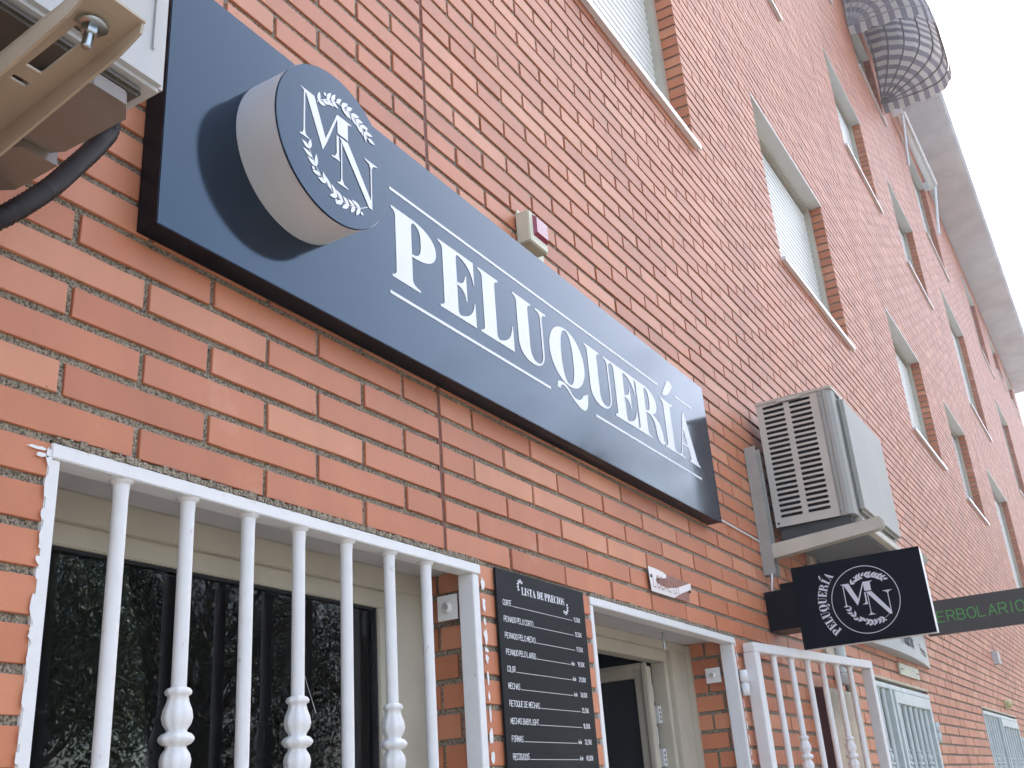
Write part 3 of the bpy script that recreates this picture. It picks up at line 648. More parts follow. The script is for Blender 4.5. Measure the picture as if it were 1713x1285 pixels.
for i in range(16):
    g_ = MB(); zz = -.14 - i * .125
    g_.box(1.424, 1.446, .214, .24, zz - .05, zz, 0); g_.box(1.449, 1.471, .206, .232, zz - .115, zz - .065, 0)
    for t in (.012, .025, .038):
        g_.box(1.431, 1.438, .2134, .216, zz - t - .004, zz - t + .004, 1); g_.box(1.456, 1.463, .2054, .208, zz - .065 - t - .004, zz - .065 - t + .004, 1)
    g_.build('hinge_keep', [M_ALU, M_DARK], DR)
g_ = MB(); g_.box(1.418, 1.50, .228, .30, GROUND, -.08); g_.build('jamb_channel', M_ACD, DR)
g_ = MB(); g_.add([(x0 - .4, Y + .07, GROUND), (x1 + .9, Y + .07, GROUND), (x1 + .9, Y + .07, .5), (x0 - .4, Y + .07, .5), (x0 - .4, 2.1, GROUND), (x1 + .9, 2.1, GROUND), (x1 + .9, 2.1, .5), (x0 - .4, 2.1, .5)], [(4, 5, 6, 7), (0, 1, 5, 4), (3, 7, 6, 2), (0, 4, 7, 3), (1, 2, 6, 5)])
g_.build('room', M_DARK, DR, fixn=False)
# ---- far shop fronts behind their grilles
for (x0, x1, z0, z1, d) in (OP['shop_a'], OP['shop_b']):
    fr = MB(); fr.box(x0, x1, d, d + .05, -.09, -.0); fr.box(x0, x0 + .07, d, d + .05, z0, -.09); fr.box(x1 - .07, x1, d, d + .05, z0, -.09); fr.box(x0 + .5, x0 + .57, d, d + .05, z0, -.09)
    SW = fr.build('window', M_WHITE2, BLD)
    g_ = MB(); g_.box(x0 + .07, x1 - .07, d + .02, d + .024, z0, -.09); g_.build('pane', M_GLASSD, SW)
    g_ = MB(); g_.box(x0 - .006, x1 + .006, d + .3, d + .32, z0, .1); g_.build('backing', M_DARK, SW)
    g_ = MB(); g_.box(x0 - .03, x1 + .0, -.006, d + .05, -.001, .010); g_.build('lintel', M_DIRTY, SW)

# ---- paint overspill and crumbly mortar around the white frames
b = MB()
def splash(cx, cz, rx, rz, n, seed, y=-.0032):
    R = random.Random(seed); P = [(cx + rx * math.cos(2 * PI * i / n) * R.uniform(.5, 1.1), y - .0004, cz + rz * math.sin(2 * PI * i / n) * R.uniform(.5, 1.1)) for i in range(n)]
    b.add(P, [list(range(n))])
splash(-.906, -.018, .018, .0030, 16, 1); splash(-.899, -.026, .010, .0040, 12, 2)
R_ = random.Random(5); z = -.01
while z > -1.0:
    h = R_.uniform(.012, .04)
    splash(-.8885, z - h / 2, R_.uniform(.003, .006), h / 2, 11, R_.randint(0, 999)); splash(.1235, z - h / 2 - .02, R_.uniform(.004, .010), h / 2, 11, R_.randint(0, 999)); splash(1.646, z - h / 2, R_.uniform(.004, .007), h / 2, 11, R_.randint(0, 999))
    z -= h * R_.uniform(1.0, 1.5)
b.build('paint_smear', M_WHITE, BLD, fixn=False, kind='stuff')
b = MB()
for xa, xb in ((-.88, .118), (.615, 1.64)):
    x = xa; R_ = random.Random(int(xa * 100))
    while x < xb:
        wd = R_.uniform(.003, .010)
        b.box(x, x + wd, -.0035 - R_.uniform(0, .003), .008, -.006 + R_.uniform(-.001, .001), R_.uniform(.0005, .0055)); x += wd * R_.uniform(.7, 1.2)
b.build('mortar_bead', M_MORTAR, BLD, kind='stuff')

# ================================================================== GRILLES
def rosette(mb, x, y, ztop, k=1.0):
    h = [(0, .0105), (.002, .015), (.006, .0175), (.010, .0165), (.012, .013), (.020, .0145), (.030, .0185), (.040, .0200), (.048, .0180), (.055, .0135), (.058, .0130), (.0605, .0190), (.065, .0225), (.067, .0228)]
    prof = h + [(.134 - t, r) for t, r in h[::-1][1:]]
    def mod(t, a):
        q = min(t, .134 - t)
        if .014 < q < .053: return 1 + .075 * math.cos(6 * a + (q - .03) * 60) * math.sin(PI * (q - .014) / .039) + .03 * math.cos(12 * a)
        if .0595 < q: return 1 + .05 * math.cos(11 * a)
        if q < .011: return 1 + .04 * math.cos(8 * a)
        return 1
    mb.lathe([(-t * k, r * k) for t, r in prof], (x, y, ztop), (0, 0, 1), 44, 0, mod)
def grille_bars(parent, xs_, y, ztop, zbot, ros, zr, M_, r=.0105, T=None):
    for i, x in enumerate(xs_):
        b = MB(); p0, p1 = Vector((x, y, ztop)), Vector((x, y, zbot))
        dx = random.uniform(-.002, .002)
        b.tube([p0, p0.lerp(p1, .02), p1 + Vector((dx, 0, 0))], [r * 1.12, r, r], 14)
        b.lathe([(0, r * 1.6), (-.003, r * 1.5), (-.007, r * 1.02)], p0 + Vector((0, 0, .001)), (0, 0, 1), 14)
        bar = b.build('bar', M_, parent)
        if i in ros:
            rb = MB(); z = zr
            rosette(rb, x, y, z); rb.build('rosette', M_, bar)

t = thing('window_grille', 'white painted bar grille over the shop window beside the price board', 'window grille')
b = MB(); b.box(-.887, .1165, -.005, .034, -.0265, -.0065); b.build('top_rail', M_WHITE, t, bevel=.0015)
b = MB(); b.box(-.8885, -.871, -.002, .034, -1.25, -.0268); b.build('side_post', M_WHITE, t, bevel=.0015)
b = MB(); b.box(.089, .1125, -.002, .034, -1.25, -.0268); b.build('side_post', M_WHITE, t, bevel=.0015)
b = MB(); b.box(-.8705, .0885, .0, .03, -1.24, -1.22); b.build('bottom_rail', M_WHITE, t)
grille_bars(t, [-.764, -.646, -.524, -.409, -.289, -.168, -.053], .013, -.0268, -1.22, (1, 3, 5), -.290, M_WHITE)
b = MB(); b.box(.089, .0935, .040, .086, -.112, -.062); b.lathe([(0, .011), (.004, .011), (.007, .006)], (.089, .062, -.087), (-1, 0, 0), 12)
b.build('fixing_plate', M_WHITE, t)
# lift the wall piece out to its own spot: plate sits on the reveal

t = thing('security_gate', 'white barred door gate standing open on its hinges beside the shop door', 'gate')
b = MB(); b.box(.611, 1.6415, -.005, .034, -.0265, -.006); b.box(.611, .630, -.002, .034, GROUND, -.0268); b.box(1.617, 1.6385, -.002, .040, GROUND, -.0268)
b.build('gate_frame', M_WHITE, t, bevel=.0015)
leaf = bpy.data.objects.new('gate_leaf', None); COL.objects.link(leaf); leaf.parent = t
th = math.atan2(.143, 1.02)
leaf.location = (1.693 - .055, -.002, 0); leaf.rotation_euler = (0, 0, -th)
OX = .055
b = MB(); b.box(OX + 0.0, OX + 1.036, -.040, -.002, -.052, -.022); b.box(OX, OX + .038, -.0405, .0, GROUND + .05, -.0525); b.box(OX + 1.004, OX + 1.036, -.040, -.002, GROUND + .05, -.0525); b.box(OX + .038, OX + 1.004, -.038, -.004, GROUND + .05, GROUND + .08)
b.build('leaf_frame', M_WHITE, leaf, bevel=.002)
for i, x in enumerate([.175, .312, .445, .575, .706, .835]):
    b = MB(); X = OX + x; p0, p1 = Vector((X, -.021, -.0525)), Vector((X, -.021, GROUND + .08))
    b.tube([p0, p1], .0105, 14); b.lathe([(0, .016), (-.004, .0145), (-.007, .0107)], p0, (0, 0, 1), 14)
    if i in (1, 4):
        rosette(b, X, -.021, -.308)
    b.build('bar', M_WHITE, leaf)
for z in (-.11, -1.2, -2.1):
    b = MB()
    b.lathe([(0, 0), (0, .013), (-.037, .013), (-.037, .0095), (-.041, .0095), (-.041, .013), (-.078, .0125), (-.078, 0)], (1.652, -.014, z), (0, 0, 1), 16)
    b.box(1.6385, 1.652, -.016, -.011, z - .075, z - .045); b.box(1.652, 1.690, -.018, -.012, z - .034, z - .004)
    b.build('hinge', M_WHITE, t)
b = MB(); b.box(1.6125, 1.617, .05, .098, -.141, -.095); b.lathe([(0, .009), (.005, .009), (.008, .005)], (1.6125, .074, -.118), (-1, 0, 0), 12); b.build('lock_plate', M_WHITE, t)
b = MB(); b.tube([(1.30, .10, -.010), (1.302, .10, -.06)], .004, 8); b.build('hook', M_ZINC, t)

def far_grille(label, x0, xm, xc, x1, nl, nr, rosl, rosr):
    t = thing('shop_grille', label, 'gate', 'pale grilles of the farther shops')
    b = MB(); b.box(x0, x1, -.006, .034, -.042, -.018); b.box(x0, x0 + .03, -.004, .034, GROUND, -.0425); b.box(xm - .04, xm + .0, -.004, .05, GROUND, -.0425); b.box(x1 - .045, x1, -.004, .034, GROUND, -.0425)
    b.build('gate_frame', M_WHITE2, t, bevel=.002)
    b = MB(); b.box(xc, x1 - .047, -.012, .03, -.105, -.046); b.box(xc, xc + .035, -.012, .03, GROUND, -.1055); b.box(x1 - .10, x1 - .047, -.012, .03, GROUND, -.1055)
    b.build('leaf_frame', M_WHITE2, t, bevel=.002)
    grille_bars(t, [x0 + .03 + (xm - .04 - x0 - .03) * (i + 1) / (nl + 1) for i in range(nl)], .012, -.0425, GROUND, rosl, -.325, M_WHITE2, .012)
    grille_bars(t, [xc + .035 + (x1 - .10 - xc - .035) * (i + .6) / (nr + .2) for i in range(nr)], .010, -.1055, GROUND, rosr, -.325, M_WHITE2, .014)
    for z in (-.17, -1.3):
        b = MB(); b.lathe([(0, 0), (0, .016), (-.05, .016), (-.05, .010), (-.056, .010), (-.056, .016), (-.11, .0155), (-.11, 0)], (x1 + .018, -.008, z), (0, 0, 1), 12); b.build('hinge', M_WHITE2, t)
    return t
far_grille('pale two-leaf shop grille below the grey curved sign', 3.405, 3.945, 3.965, 4.955, 3, 6, (1,), (0, 2, 4))
far_grille('farthest pale shop grille near the lower right edge', 7.08, 7.98, 8.0, 9.16, 5, 6, (1, 3), (1, 4))

# ================================================================== FASCIA SIGN
SX0, SX1, SZ0, SZ1, SY = -.7865, 1.5625, .3475, .828, -.0485
t = thing('shop_sign', 'long black fascia sign reading PELUQUERIA with a round emblem', 'sign')
b = MB(); b.box(SX0 + .003, SX1 - .003, -.045, -.002, SZ0 + .003, SZ1 - .003); b.build('sign_box', M_BLACK, t)
b = MB(); b.box(SX0, SX1, SY, -.0452, SZ0, SZ1); b.build('sign_face', M_FACE, t, bevel=.0012)
b = MB(); fn = lambda x, z, d=0: (x, SY - .0008 - d, z)
def fit_word(mb, word, starts, ends, z, cap):
    for ch, xa, xb in zip(word, starts, ends):
        wd = G[ch][0]; serif_text(mb, ch, xa, z, cap, fn, wsc=(xb - xa) / (wd * cap))
fit_word(b, 'PELUQUER\u00cdA', [-.215, -.050, .108, .262, .432, .634, .795, .948, 1.140, 1.243], [-.056, .094, .254, .422, .628, .800, .955, 1.146, 1.246, 1.428], .505, .162)
b.build('lettering', M_VINYL, t, fixn=False)
b = MB()
for xa, xb, z in ((-.218, 1.141, .7065), (1.277, 1.422, .7095), (-.224, .419, .4675), (.665, 1.424, .4675)):
    b.add([fn(xa, z - .0035), fn(xb, z - .0035), fn(xb, z + .0035), fn(xa, z + .0035)], [(0, 1, 2, 3)])
b.build('rule', M_VINYL, t, fixn=False)
DC = (-.491, .610); DR_ = .150
b = MB(); b.lathe([(0, DR_ - .0015), (.0865, DR_ - .0015)], (DC[0], SY - .0003, DC[1]), (0, -1, 0), 96)
b.lathe([(0, .0), (0, .0022), (.0012, .0022), (.0012, 0)], (DC[0] - .055, SY - .070, DC[1] - DR_ * .93), (-.35, 0, -.93), 8)
b.build('drum_side', M_ALU, t)
b = MB(); b.lathe([(.0, DR_ - .004), (0.0, DR_), (.0022, DR_), (.003, DR_ - .0012), (.003, 0)], (DC[0], SY - .0866, DC[1]), (0, -1, 0), 96); b.build('drum_face', M_FACE, t, fixn=True)
for p in bpy.data.objects['drum_face'].data.polygons: p.use_smooth = False
b = MB(); monogram(b, -.583, .532, 1.0, lambda x, z, d=0: (x, SY - .0903 - d, z)); b.build('emblem', M_VINYL, t, fixn=False)

# ================================================================== PRICE BOARD
t = thing('price_board', 'black price list board between the barred window and the door', 'price list')
b = MB(); b.box(.168, .567, -.0085, -.0035, -1.02, -.0045); b.build('board', M_SLATE, t, bevel=.0006)
b = MB()
for x, z in ((.19, -.03), (.545, -.03), (.19, -.99), (.545, -.99)): b.box(x - .008, x + .008, -.0035, .004, z - .008, z + .008)
b.build('spacer', M_DARK, t)
fb = lambda x, z, d=0: (x, -.0089 - d, z)
b = MB(); tw = 'LISTA DE PRECIOS'
W_ = serif_text(MB(), tw, 0, 0, .0165, fb, .66, .04); serif_text(b, tw, .2715, -.0485, .0165, fb, .66 * (.1955 / W_), .04); b.build('title', M_VINYL, t, fixn=False)
b = MB()
for cx, cz, a0, sg in ((.262, -.033, 100, 1), (.474, -.052, -80, 1)):
    for j in range(7):
        a = math.radians(a0 - 60 + j * 26); p = (cx + .011 * math.cos(a) + (.006 if a0 > 0 else -.006), cz + .013 * math.sin(a))
        for s_ in (1, -1): b.flat([leaf_shape(p[0], p[1], a + PI / 2 + s_ * .6, .007, .0016, 4)], lambda x, z, j=j, s_=s_: fb(x, z, .00003 * (j * 2 + (s_ > 0))))
b.build('title_sprig', M_VINYL, t, fixn=False)
rows = [('CORTE', '11,00\u20ac', .226, 0), ('PEINADO PELO CORTO', '12,50\u20ac', .311, 0), ('PEINADO PELO MEDIO', '11,50\u20ac', .315, 0), ('PEINADO PELO LARGO', '19,50\u20ac', .311, 1), ('COLOR', '29,00\u20ac', .224, 1), ('MECHAS', '36,00\u20ac', .238, 1),
        ('RETOQUE DE MECHAS', '25,50\u20ac', .312, 0), ('MECHAS BABYLIGHT', '18,00\u20ac', .303, 0), ('FORMAS', '32,50\u20ac', .236, 1), ('RECOGIDOS', '45,00\u20ac', .255, 1)]
b = MB(); b2 = MB()
for i, (s_, pr, xe, desde) in enumerate(rows):
    z = -.0788 - i * .03372
    wtxt = stroke_text(MB(), s_, 0, 0, .0105, fb, .62, .13, .9)
    stroke_text(b, s_, .190, z, .0108, fb, .62 * (xe - .192) / wtxt, .125, .9, slant=.06, jit=.05)
    wp = stroke_text(MB(), pr, 0, 0, .0092, fb, .55, .13, .8)
    stroke_text(b, pr, .5055, z - .0008, .0092, fb, .55 * .0335 / wp, .15, .8)
    xl = .4985
    if desde: stroke_text(b, 'desde', .4745, z - .0006, .0092, fb, .55 * .98, .10, .5); xl = .4700
    b2.add([fb(xe + .002, z - .0002), fb(xl, z - .0002), fb(xl, z + .0009), fb(xe + .002, z + .0009)], [(0, 1, 2, 3)])
b.build('price_lettering', M_VINYL, t, fixn=False); b2.build('leader_line', M_CHALK, t, fixn=False)

# ================================================================== PEELING LOCAL STICKER
t = thing('number_sticker', 'torn white film label reading LOCAL 01 above the door', 'label')
fs = lambda x, z, d=0: (x, -.0042 - d, z)
b = MB(); b.add([fs(.992, .122), fs(1.298, .122), fs(1.286, .063), fs(.994, .058)], [(0, 1, 2, 3)]); b.build('glue_mark', M_STAIN, t, fixn=False)
b = MB(); poly = [(.989, .126), (1.05, .1265), (1.10, .1245), (1.124, .1195), (1.118, .110), (1.085, .104), (1.045, .100), (1.032, .094), (1.040, .086), (1.075, .082), (1.12, .082), (1.20, .094), (1.303, .121), (1.300, .100), (1.235, .083), (1.165, .060), (1.08, .0585), (.996, .0575)]
b.flat([poly], lambda x, z: (x, -.0062 - .002 * math.sin(20 * x), z)); b.build('film', M_PEEL, t, fixn=False)
b = MB(); stroke_text(b, 'LOCAL 01', 1.012, .072, .034, lambda x, z, d=0: (x, -.0088 - d, z), .92, .075, 1.2); b.build('lettering', M_STAIN, t, fixn=False)
b = MB(); b.lathe([(0, .005), (.003, .005), (.004, 0)], (1.003, -.006, .100), (0, -1, 0), 10); b.lathe([(0, .005), (.003, .005), (.004, 0)], (1.290, -.006, .094), (0, -1, 0), 10); b.build('screw', M_DARK, t)

# ================================================================== ALARM
t = thing('alarm_box', 'small ivory alarm box with a red lens on top of the fascia sign', 'alarm')
b = MB(); b.box(.405, .535, -.004, .005, .86, .985); b.build('back_plate', M_IVORY, t)
b = MB(); b.box(.392, .488, -.044, -.0042, .872, .965); b.build('housing', M_IVORY, t, bevel=.003)
b = MB(); P = [(.412, .896), (.484, .896), (.484, .957), (.412, .957)]
v = [(x, -.0442, z) for x, z in P] + [(x + (.008 if x < .45 else -.006), -.052, z + (.010 if z < .92 else -.006)) for x, z in P]
b.add(v, [(0, 1, 5, 4), (1, 2, 6, 5), (2, 3, 7, 6), (3, 0, 4, 7), (4, 5, 6, 7)]); b.build('red_lens', M_RED, t)

# ================================================================== SECOND AIR CONDITIONER
t = thing('air_conditioner', 'beige louvred air conditioner on brackets above the hanging round-logo sign', 'air conditioner')
X0, X1 = 2.20, 2.965; Y0, Y1 = -.048, -.335; Z0, Z1 = .452, .96
b = MB(); b.box(X0 + .012, X1 - .012, Y1 + .012, Y0 - .004, Z0 + .004, Z1 - .02); b.build('core', M_DARK, t)
# end panel with two columns of slots
b = MB(); xe0, xe1 = X0, X0 + .006
col = [(-.072, -.158), (-.178, -.264)]; rows_n = 22; zt, zb = .932, .492; pit = (zt - zb) / (rows_n - 1); sh = .0062
b.box(xe0, xe1, -.072, Y0, Z0, Z1 - .012); b.box(xe0, xe1, -.178, -.158, Z0, Z1 - .012); b.box(xe0, xe1, -.290, -.264, Z0, Z1 - .012)
for ya, yb in col:
    zs_ = [Z0] + [zz for i in range(rows_n) for zz in (zb + i * pit - sh, zb + i * pit + sh)] + [Z1 - .012]
    for i in range(0, len(zs_), 2): b.box(xe0, xe1, yb, ya, zs_[i], zs_[i + 1])
    for i in range(rows_n):        # round slot ends
        zc = zb + i * pit
        for yc, sg in ((ya, -1), (yb, 1)):
            for sz in (-1, 1):
                b.add([(xe0 + .0002, yc, zc + sz * sh), (xe0 + .0002, yc + sg * .0055, zc + sz * sh), (xe0 + .0002, yc + sg * .0018, zc + sz * sh * .62), (xe0 + .0002, yc, zc)], [(0, 1, 2, 3)])
b.build('vent_grille', M_ACB, t)
b = MB()
prof = [(X0 + .0, -.290), (X0 + .0, -.297), (X0 - .004, -.299), (X0 - .004, -.306), (X0, -.308), (X0, -.312), (X0 - .004, -.314), (X0 - .002, -.328), (X0 + .010, -.343), (X0 + .03, -.346), (X0 + .06, -.346), (X0 + .06, -.300), (X0 + .02, -.290)]
b.prism(prof, lambda x, y: (x, y, Z0 + .001), lambda x, y: (x, y, Z1 - .012)); b.build('corner_post', M_ACW2, t)
b = MB(); b.box(X0 + .06, X1, -.341, -.300, Z0 + .001, Z1 - .012); b.build('front_panel', M_ACW2, t, bevel=.004)
b = MB(); b.box(X0 + .085, X1 - .004, -.366, -.3412, Z0 + .022, Z1 - .020); b.build('front_cover', M_ACW2, t, bevel=.012)
b = MB(); b.box(X0 - .006, X1 + .004, -.350, Y0 + .002, Z1 - .0118, Z1); b.box(X0 - .008, X0 - .004, -.23, -.13, Z1 - .022, Z1 - .004); b.build('lid', M_ACB, t, bevel=.003)
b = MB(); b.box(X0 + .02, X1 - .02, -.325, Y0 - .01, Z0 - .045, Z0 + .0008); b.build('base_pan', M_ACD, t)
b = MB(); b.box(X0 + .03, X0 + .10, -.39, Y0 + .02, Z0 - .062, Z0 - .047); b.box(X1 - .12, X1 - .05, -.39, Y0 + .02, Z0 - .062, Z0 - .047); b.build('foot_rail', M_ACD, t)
b = MB(); b.box(X0 + .08, X1 + .004, -.352, -.30, Z0 - .03, Z0 + .0006); b.build('front_lip', M_BRK2, t, bevel=.003)
b = MB()
for y, z in ((-.06, .466), (-.30, .466), (-.30, .93)): b.lathe([(0, .004), (.002, .004), (.003, 0)], (X0 - .001, y, z), (-1, 0, 0), 10)
b.build('screw', M_DARK, t)
t = thing('wall_bracket', 'cream angle bracket carrying the louvred air conditioner on the far wall', 'bracket')
b = MB(); b.box(2.098, 2.160, -.010, -.001, .262, .758); b.box(2.098, 2.104, -.045, -.0102, .262, .758); b.box(2.154, 2.160, -.045, -.0102, .262, .758); b.build('wall_rail', M_BRKG, t)
b = MB(); b.box(2.90, 2.96, -.03, -.001, .30, .75); b.build('wall_rail', M_BRKG, t)
def arm_mesh(xa, xb):
    b = MB(); prof = [(-.012, .318), (-.012, .372), (-.40, .398), (-.442, .402), (-.450, .392), (-.450, .372), (-.436, .358)]
    for x, y_ in ((xa, xa + .005), (xb - .005, xb)): b.prism(prof, lambda y, z, x=x: (x, y, z), lambda y, z, y_=y_: (y_, y, z))
    b.add([(xa, -.012, .372), (xb, -.012, .372), (xb, -.442, .402), (xa, -.442, .402)], [(0, 1, 2, 3)])
    return b
arm_mesh(2.108, 2.150).build('arm', M_BRK2, t); arm_mesh(2.915, 2.955).build('arm', M_BRK2, t)

# ================================================================== BLADE SIGN
t = thing('blade_sign', 'black hanging box sign with round white monogram below the louvred air conditioner', 'sign')
BX = 2.02; BY0, BY1 = -.122, -.563; BZ0, BZ1 = -.030, .2555
b = MB(); b.box(BX + .0015, BX + .058, BY1 + .002, BY0 - .002, BZ0 + .002, BZ1 - .002); b.build('sign_box', M_ALU, t, bevel=.001)
b = MB(); b.box(BX - .001, BX + .0014, BY1, BY0, BZ0, BZ1); b.build('sign_face', M_BLADE, t)
b = MB(); b.box(2.058, 2.20, -.120, -.001, .054, .194); b.box(2.062, 2.15, -.121, -.06, .1945, .216); b.build('mounting_box', M_BLACK, t, bevel=.0015)
fbz = lambda s_, z, d=0: (BX - .0014 - d, -s_, z)
b = MB(); monogram(b, .2845, .0495, .80, fbz)
n = 72; cx, cz, r = .3585, .1085, .1145
for i in range(n):
    a0, a1 = 2 * PI * i / n, 2 * PI * (i + 1) / n
    b.add([fbz(cx + r * math.cos(a0), cz + r * math.sin(a0)), fbz(cx + r * math.cos(a1), cz + r * math.sin(a1)), fbz(cx + (r - .0024) * math.cos(a1), cz + (r - .0024) * math.sin(a1)), fbz(cx + (r - .0024) * math.cos(a0), cz + (r - .0024) * math.sin(a0))], [(0, 1, 2, 3)])
b.build('emblem', M_DIMV, t, fixn=False)
b = MB(); word = 'PELUQUER\u00cdA'; tot = serif_text(MB(), word, 0, 0, .030, fbz, .74, .10); R0 = .131
A0, A1 = math.radians(222), math.radians(133)
def arc(x, z, d=0):
    a = A0 + (A1 - A0) * x / tot; rr = R0 + z
    return fbz(cx + rr * math.cos(a), cz + rr * math.sin(a), d)
serif_text(b, word, 0, 0, .030, arc, .74, .10); b.build('lettering', M_DIMV, t, fixn=False)
b = MB(); pts = [(1.565, -.004, .395), (1.70, -.006, .392), (1.9, -.005, .3905), (2.09, -.004, .389)]; b.tube(pts, .0035, 8)
b.tube([(2.098, -.03, .262), (2.075, -.035, .24), (2.072, -.03, .215), (2.078, -.028, .194)], .0035, 8)
tag(b.build('cable', M_WHITE), 'thin white cable running along the bricks to the hanging sign', 'cable')

# ================================================================== HERBOLARIO SIGN, GREY CURVED SIGN, PLATE
t = thing('blade_sign', 'grey brown flag sign reading HERBOLARIO in green letters', 'sign')
HX = 5.30
b = MB(); b.box(HX, HX + .05, -.645, -.02, .350, .556); b.build('sign_box', M_HERB, t, bevel=.002)
b = MB(); fh = lambda s_, z, d=0: (HX - .001 - d, -s_, z)
wt = stroke_text(MB(), 'HERBOLARIO', 0, 0, .07, fh, 1.0, .1, 1.4); stroke_text(b, 'HERBOLARIO', .034, .424, .061, fh, .555 / wt * 1.19, .10, 1.4); b.build('lettering', M_GREEN, t, fixn=False)
t = thing('shop_sign', 'grey bowed shop sign with black lettering above the pale shop grille', 'sign')
b = MB(); n = 20; xa, xb = 2.98, 5.17
bow = lambda x: -.012 - .055 * (1 - ((x - (xa + xb) / 2) / ((xb - xa) / 2)) ** 2)
P = [xa + (xb - xa) * i / n for i in range(n + 1)]
b.add([(x, bow(x), .143) for x in P] + [(x, bow(x), .47) for x in P], [(i, i + 1, n + 2 + i, n + 1 + i) for i in range(n)], 0, True)
b.add([(x, bow(x), .143) for x in P] + [(x, -.001, .143) for x in P], [(i, i + 1, n + 2 + i, n + 1 + i) for i in range(n)])
b.add([(x, bow(x), .47) for x in P] + [(x, -.001, .47) for x in P], [(i, i + 1, n + 2 + i, n + 1 + i) for i in range(n)])
for x in (xa, xb): b.add([(x, -.001, .143), (x, bow(x), .143), (x, bow(x), .47), (x, -.001, .47)], [(0, 1, 2, 3)])
b.build('sign_panel', M_GREYS, t, fixn=False)
b = MB(); fc = lambda x, z, d=0: (x, bow(x) - .0012 - d, z)
stroke_text(b, 'Productos', 4.12, .200, .085, fc, .72, .13, .8); b.build('lettering', M_DARK, t, fixn=False)
b = MB(); stroke_text(b, 'Prendas', 4.74, .195, .052, fc, 1.02, .14, .9); b.build('lettering', M_DARK, t, fixn=False)
t = thing('house_plate', 'small stained cream plate under the grey bowed sign', 'plate')
b = MB(); b.box(4.225, 4.735, -.014, -.001, .050, .1115); b.build('plate', M_PLATE, t, bevel=.001)
b = MB()
for x in (4.27, 4.69): b.box(x - .03, x + .03, -.0152, -.0142, .078, .083)
b.build('fixing_clip', M_DARK, t)

# ================================================================== BROWN PANEL AND PIPE BEHIND THE GATE
t = thing('display_case', 'flat brown mirror-fronted case on the wall behind the open gate', 'display case')
b = MB(); b.box(2.47, 3.00, -.046, -.002, -1.5, -.118); b.build('case', M_MAROON, t)
b = MB(); b.box(2.472, 3.002, -.0515, -.0462, -1.5, -.1175); b.build('front_sheet', M_COPPER, t)
t = thing('drain_pipe', 'white vertical pipe on the wall behind the open gate', 'pipe')
b = MB(); b.tube([(2.915, -.022, .46), (2.917, -.022, .02), (2.922, -.020, -.03)], .030, 16); b.build('pipe', M_WHITE2, t)
b = MB(); b.box(2.745, 2.875, -.016, -.001, .035, .46); b.build('trunking', M_DIRTY, t)
b = MB(); b.lathe([(0, .0), (.0, .026), (.03, .026), (.034, .018), (.034, 0)], (2.885, -.012, -.062), (-.5, -.85, 0), 14); b.tube([(2.925, -.02, -.03), (2.95, -.03, -.07), (2.985, -.03, -.15), (3.02, -.02, -.30), (3.05, -.012, -.9), (3.05, -.012, -2.3)], .017, 10); b.build('elbow', M_BRKG, t)
b = MB(); b.box(8.50, 8.64, -.05, -.001, .425, .53); b.box(8.66, 8.78, -.035, -.001, .44, .52); tag(b.build('junction_box', M_RENDER), 'small grey box on the bare brick wall far right', 'junction box')
t = thing('wall_lamp', 'little yellow lamp above the farthest shop grille', 'lamp')
b = MB(); b.box(8.54, 8.68, -.016, -.001, .05, .125); b.build('base', M_LAMP, t, bevel=.003)
b = MB(); b.lathe([(0, .036), (.02, .036), (.035, .022), (.04, 0)], (8.61, -.02, .09), (0, -1, 0), 14); b.build('globe', M_LAMP, t)

# ================================================================== FIRST AIR CONDITIONER (near, upper left)
t = thing('air_conditioner', 'white air conditioner seen from underneath in the upper left corner', 'air conditioner')
AX0, AX1 = -1.85, -1.038; AZ = .276; AF = -.352
b = MB(); b.box(AX0, AX1, AF, -.06, AZ, .83); b.build('casing', M_ACW, t, bevel=.006)
b = MB()
for x, z0, z1 in ((-1.062, .32, .80),): b.box(x, x + .004, AF - .0025, AF - .0002, z0, z1)
b.box(-1.215, -1.105, AF - .006, AF - .0002, .345, .353); b.box(-1.20, -1.09, AF - .018, AF - .0002, .385, .80); b.build('front_moulding', M_ACW, t, bevel=.0015)
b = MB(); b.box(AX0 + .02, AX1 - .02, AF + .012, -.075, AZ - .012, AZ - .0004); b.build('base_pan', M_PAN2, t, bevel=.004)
b = MB()
for cx in (-1.48,): b.lathe([(0, .15), (-.006, .145), (-.006, .10), (0, .095)], (cx, -.20, AZ - .0124), (0, 0, 1), 40); b.lathe([(0, .06), (-.008, .05), (-.008, 0)], (cx, -.20, AZ - .0124), (0, 0, 1), 30)
b.build('pan_ribs', M_PAN2, t)
b = MB(); P = [(-1.118, -.335), (-1.075, -.335), (-1.058, -.315), (-1.058, -.215), (-1.066, -.20), (-1.15, -.20), (-1.15, -.29)]
b.prism(P, lambda x, y: (x, y, AZ - .0135), lambda x, y: (x, y, AZ - .030)); b.build('valve_cover', M_PAN, t, bevel=.002)
b = MB(); P = [(-1.10, -.198), (-1.054, -.198), (-1.052, -.12), (-1.075, -.085), (-1.14, -.085), (-1.145, -.12)]
b.prism(P, lambda x, y: (x, y, AZ - .014), lambda x, y: (x, y, AZ - .040)); b.build('connection_cover', M_PAN, t, bevel=.002)
t = thing('wall_bracket', 'beige slotted steel arm with a bolt under the near air conditioner', 'bracket')
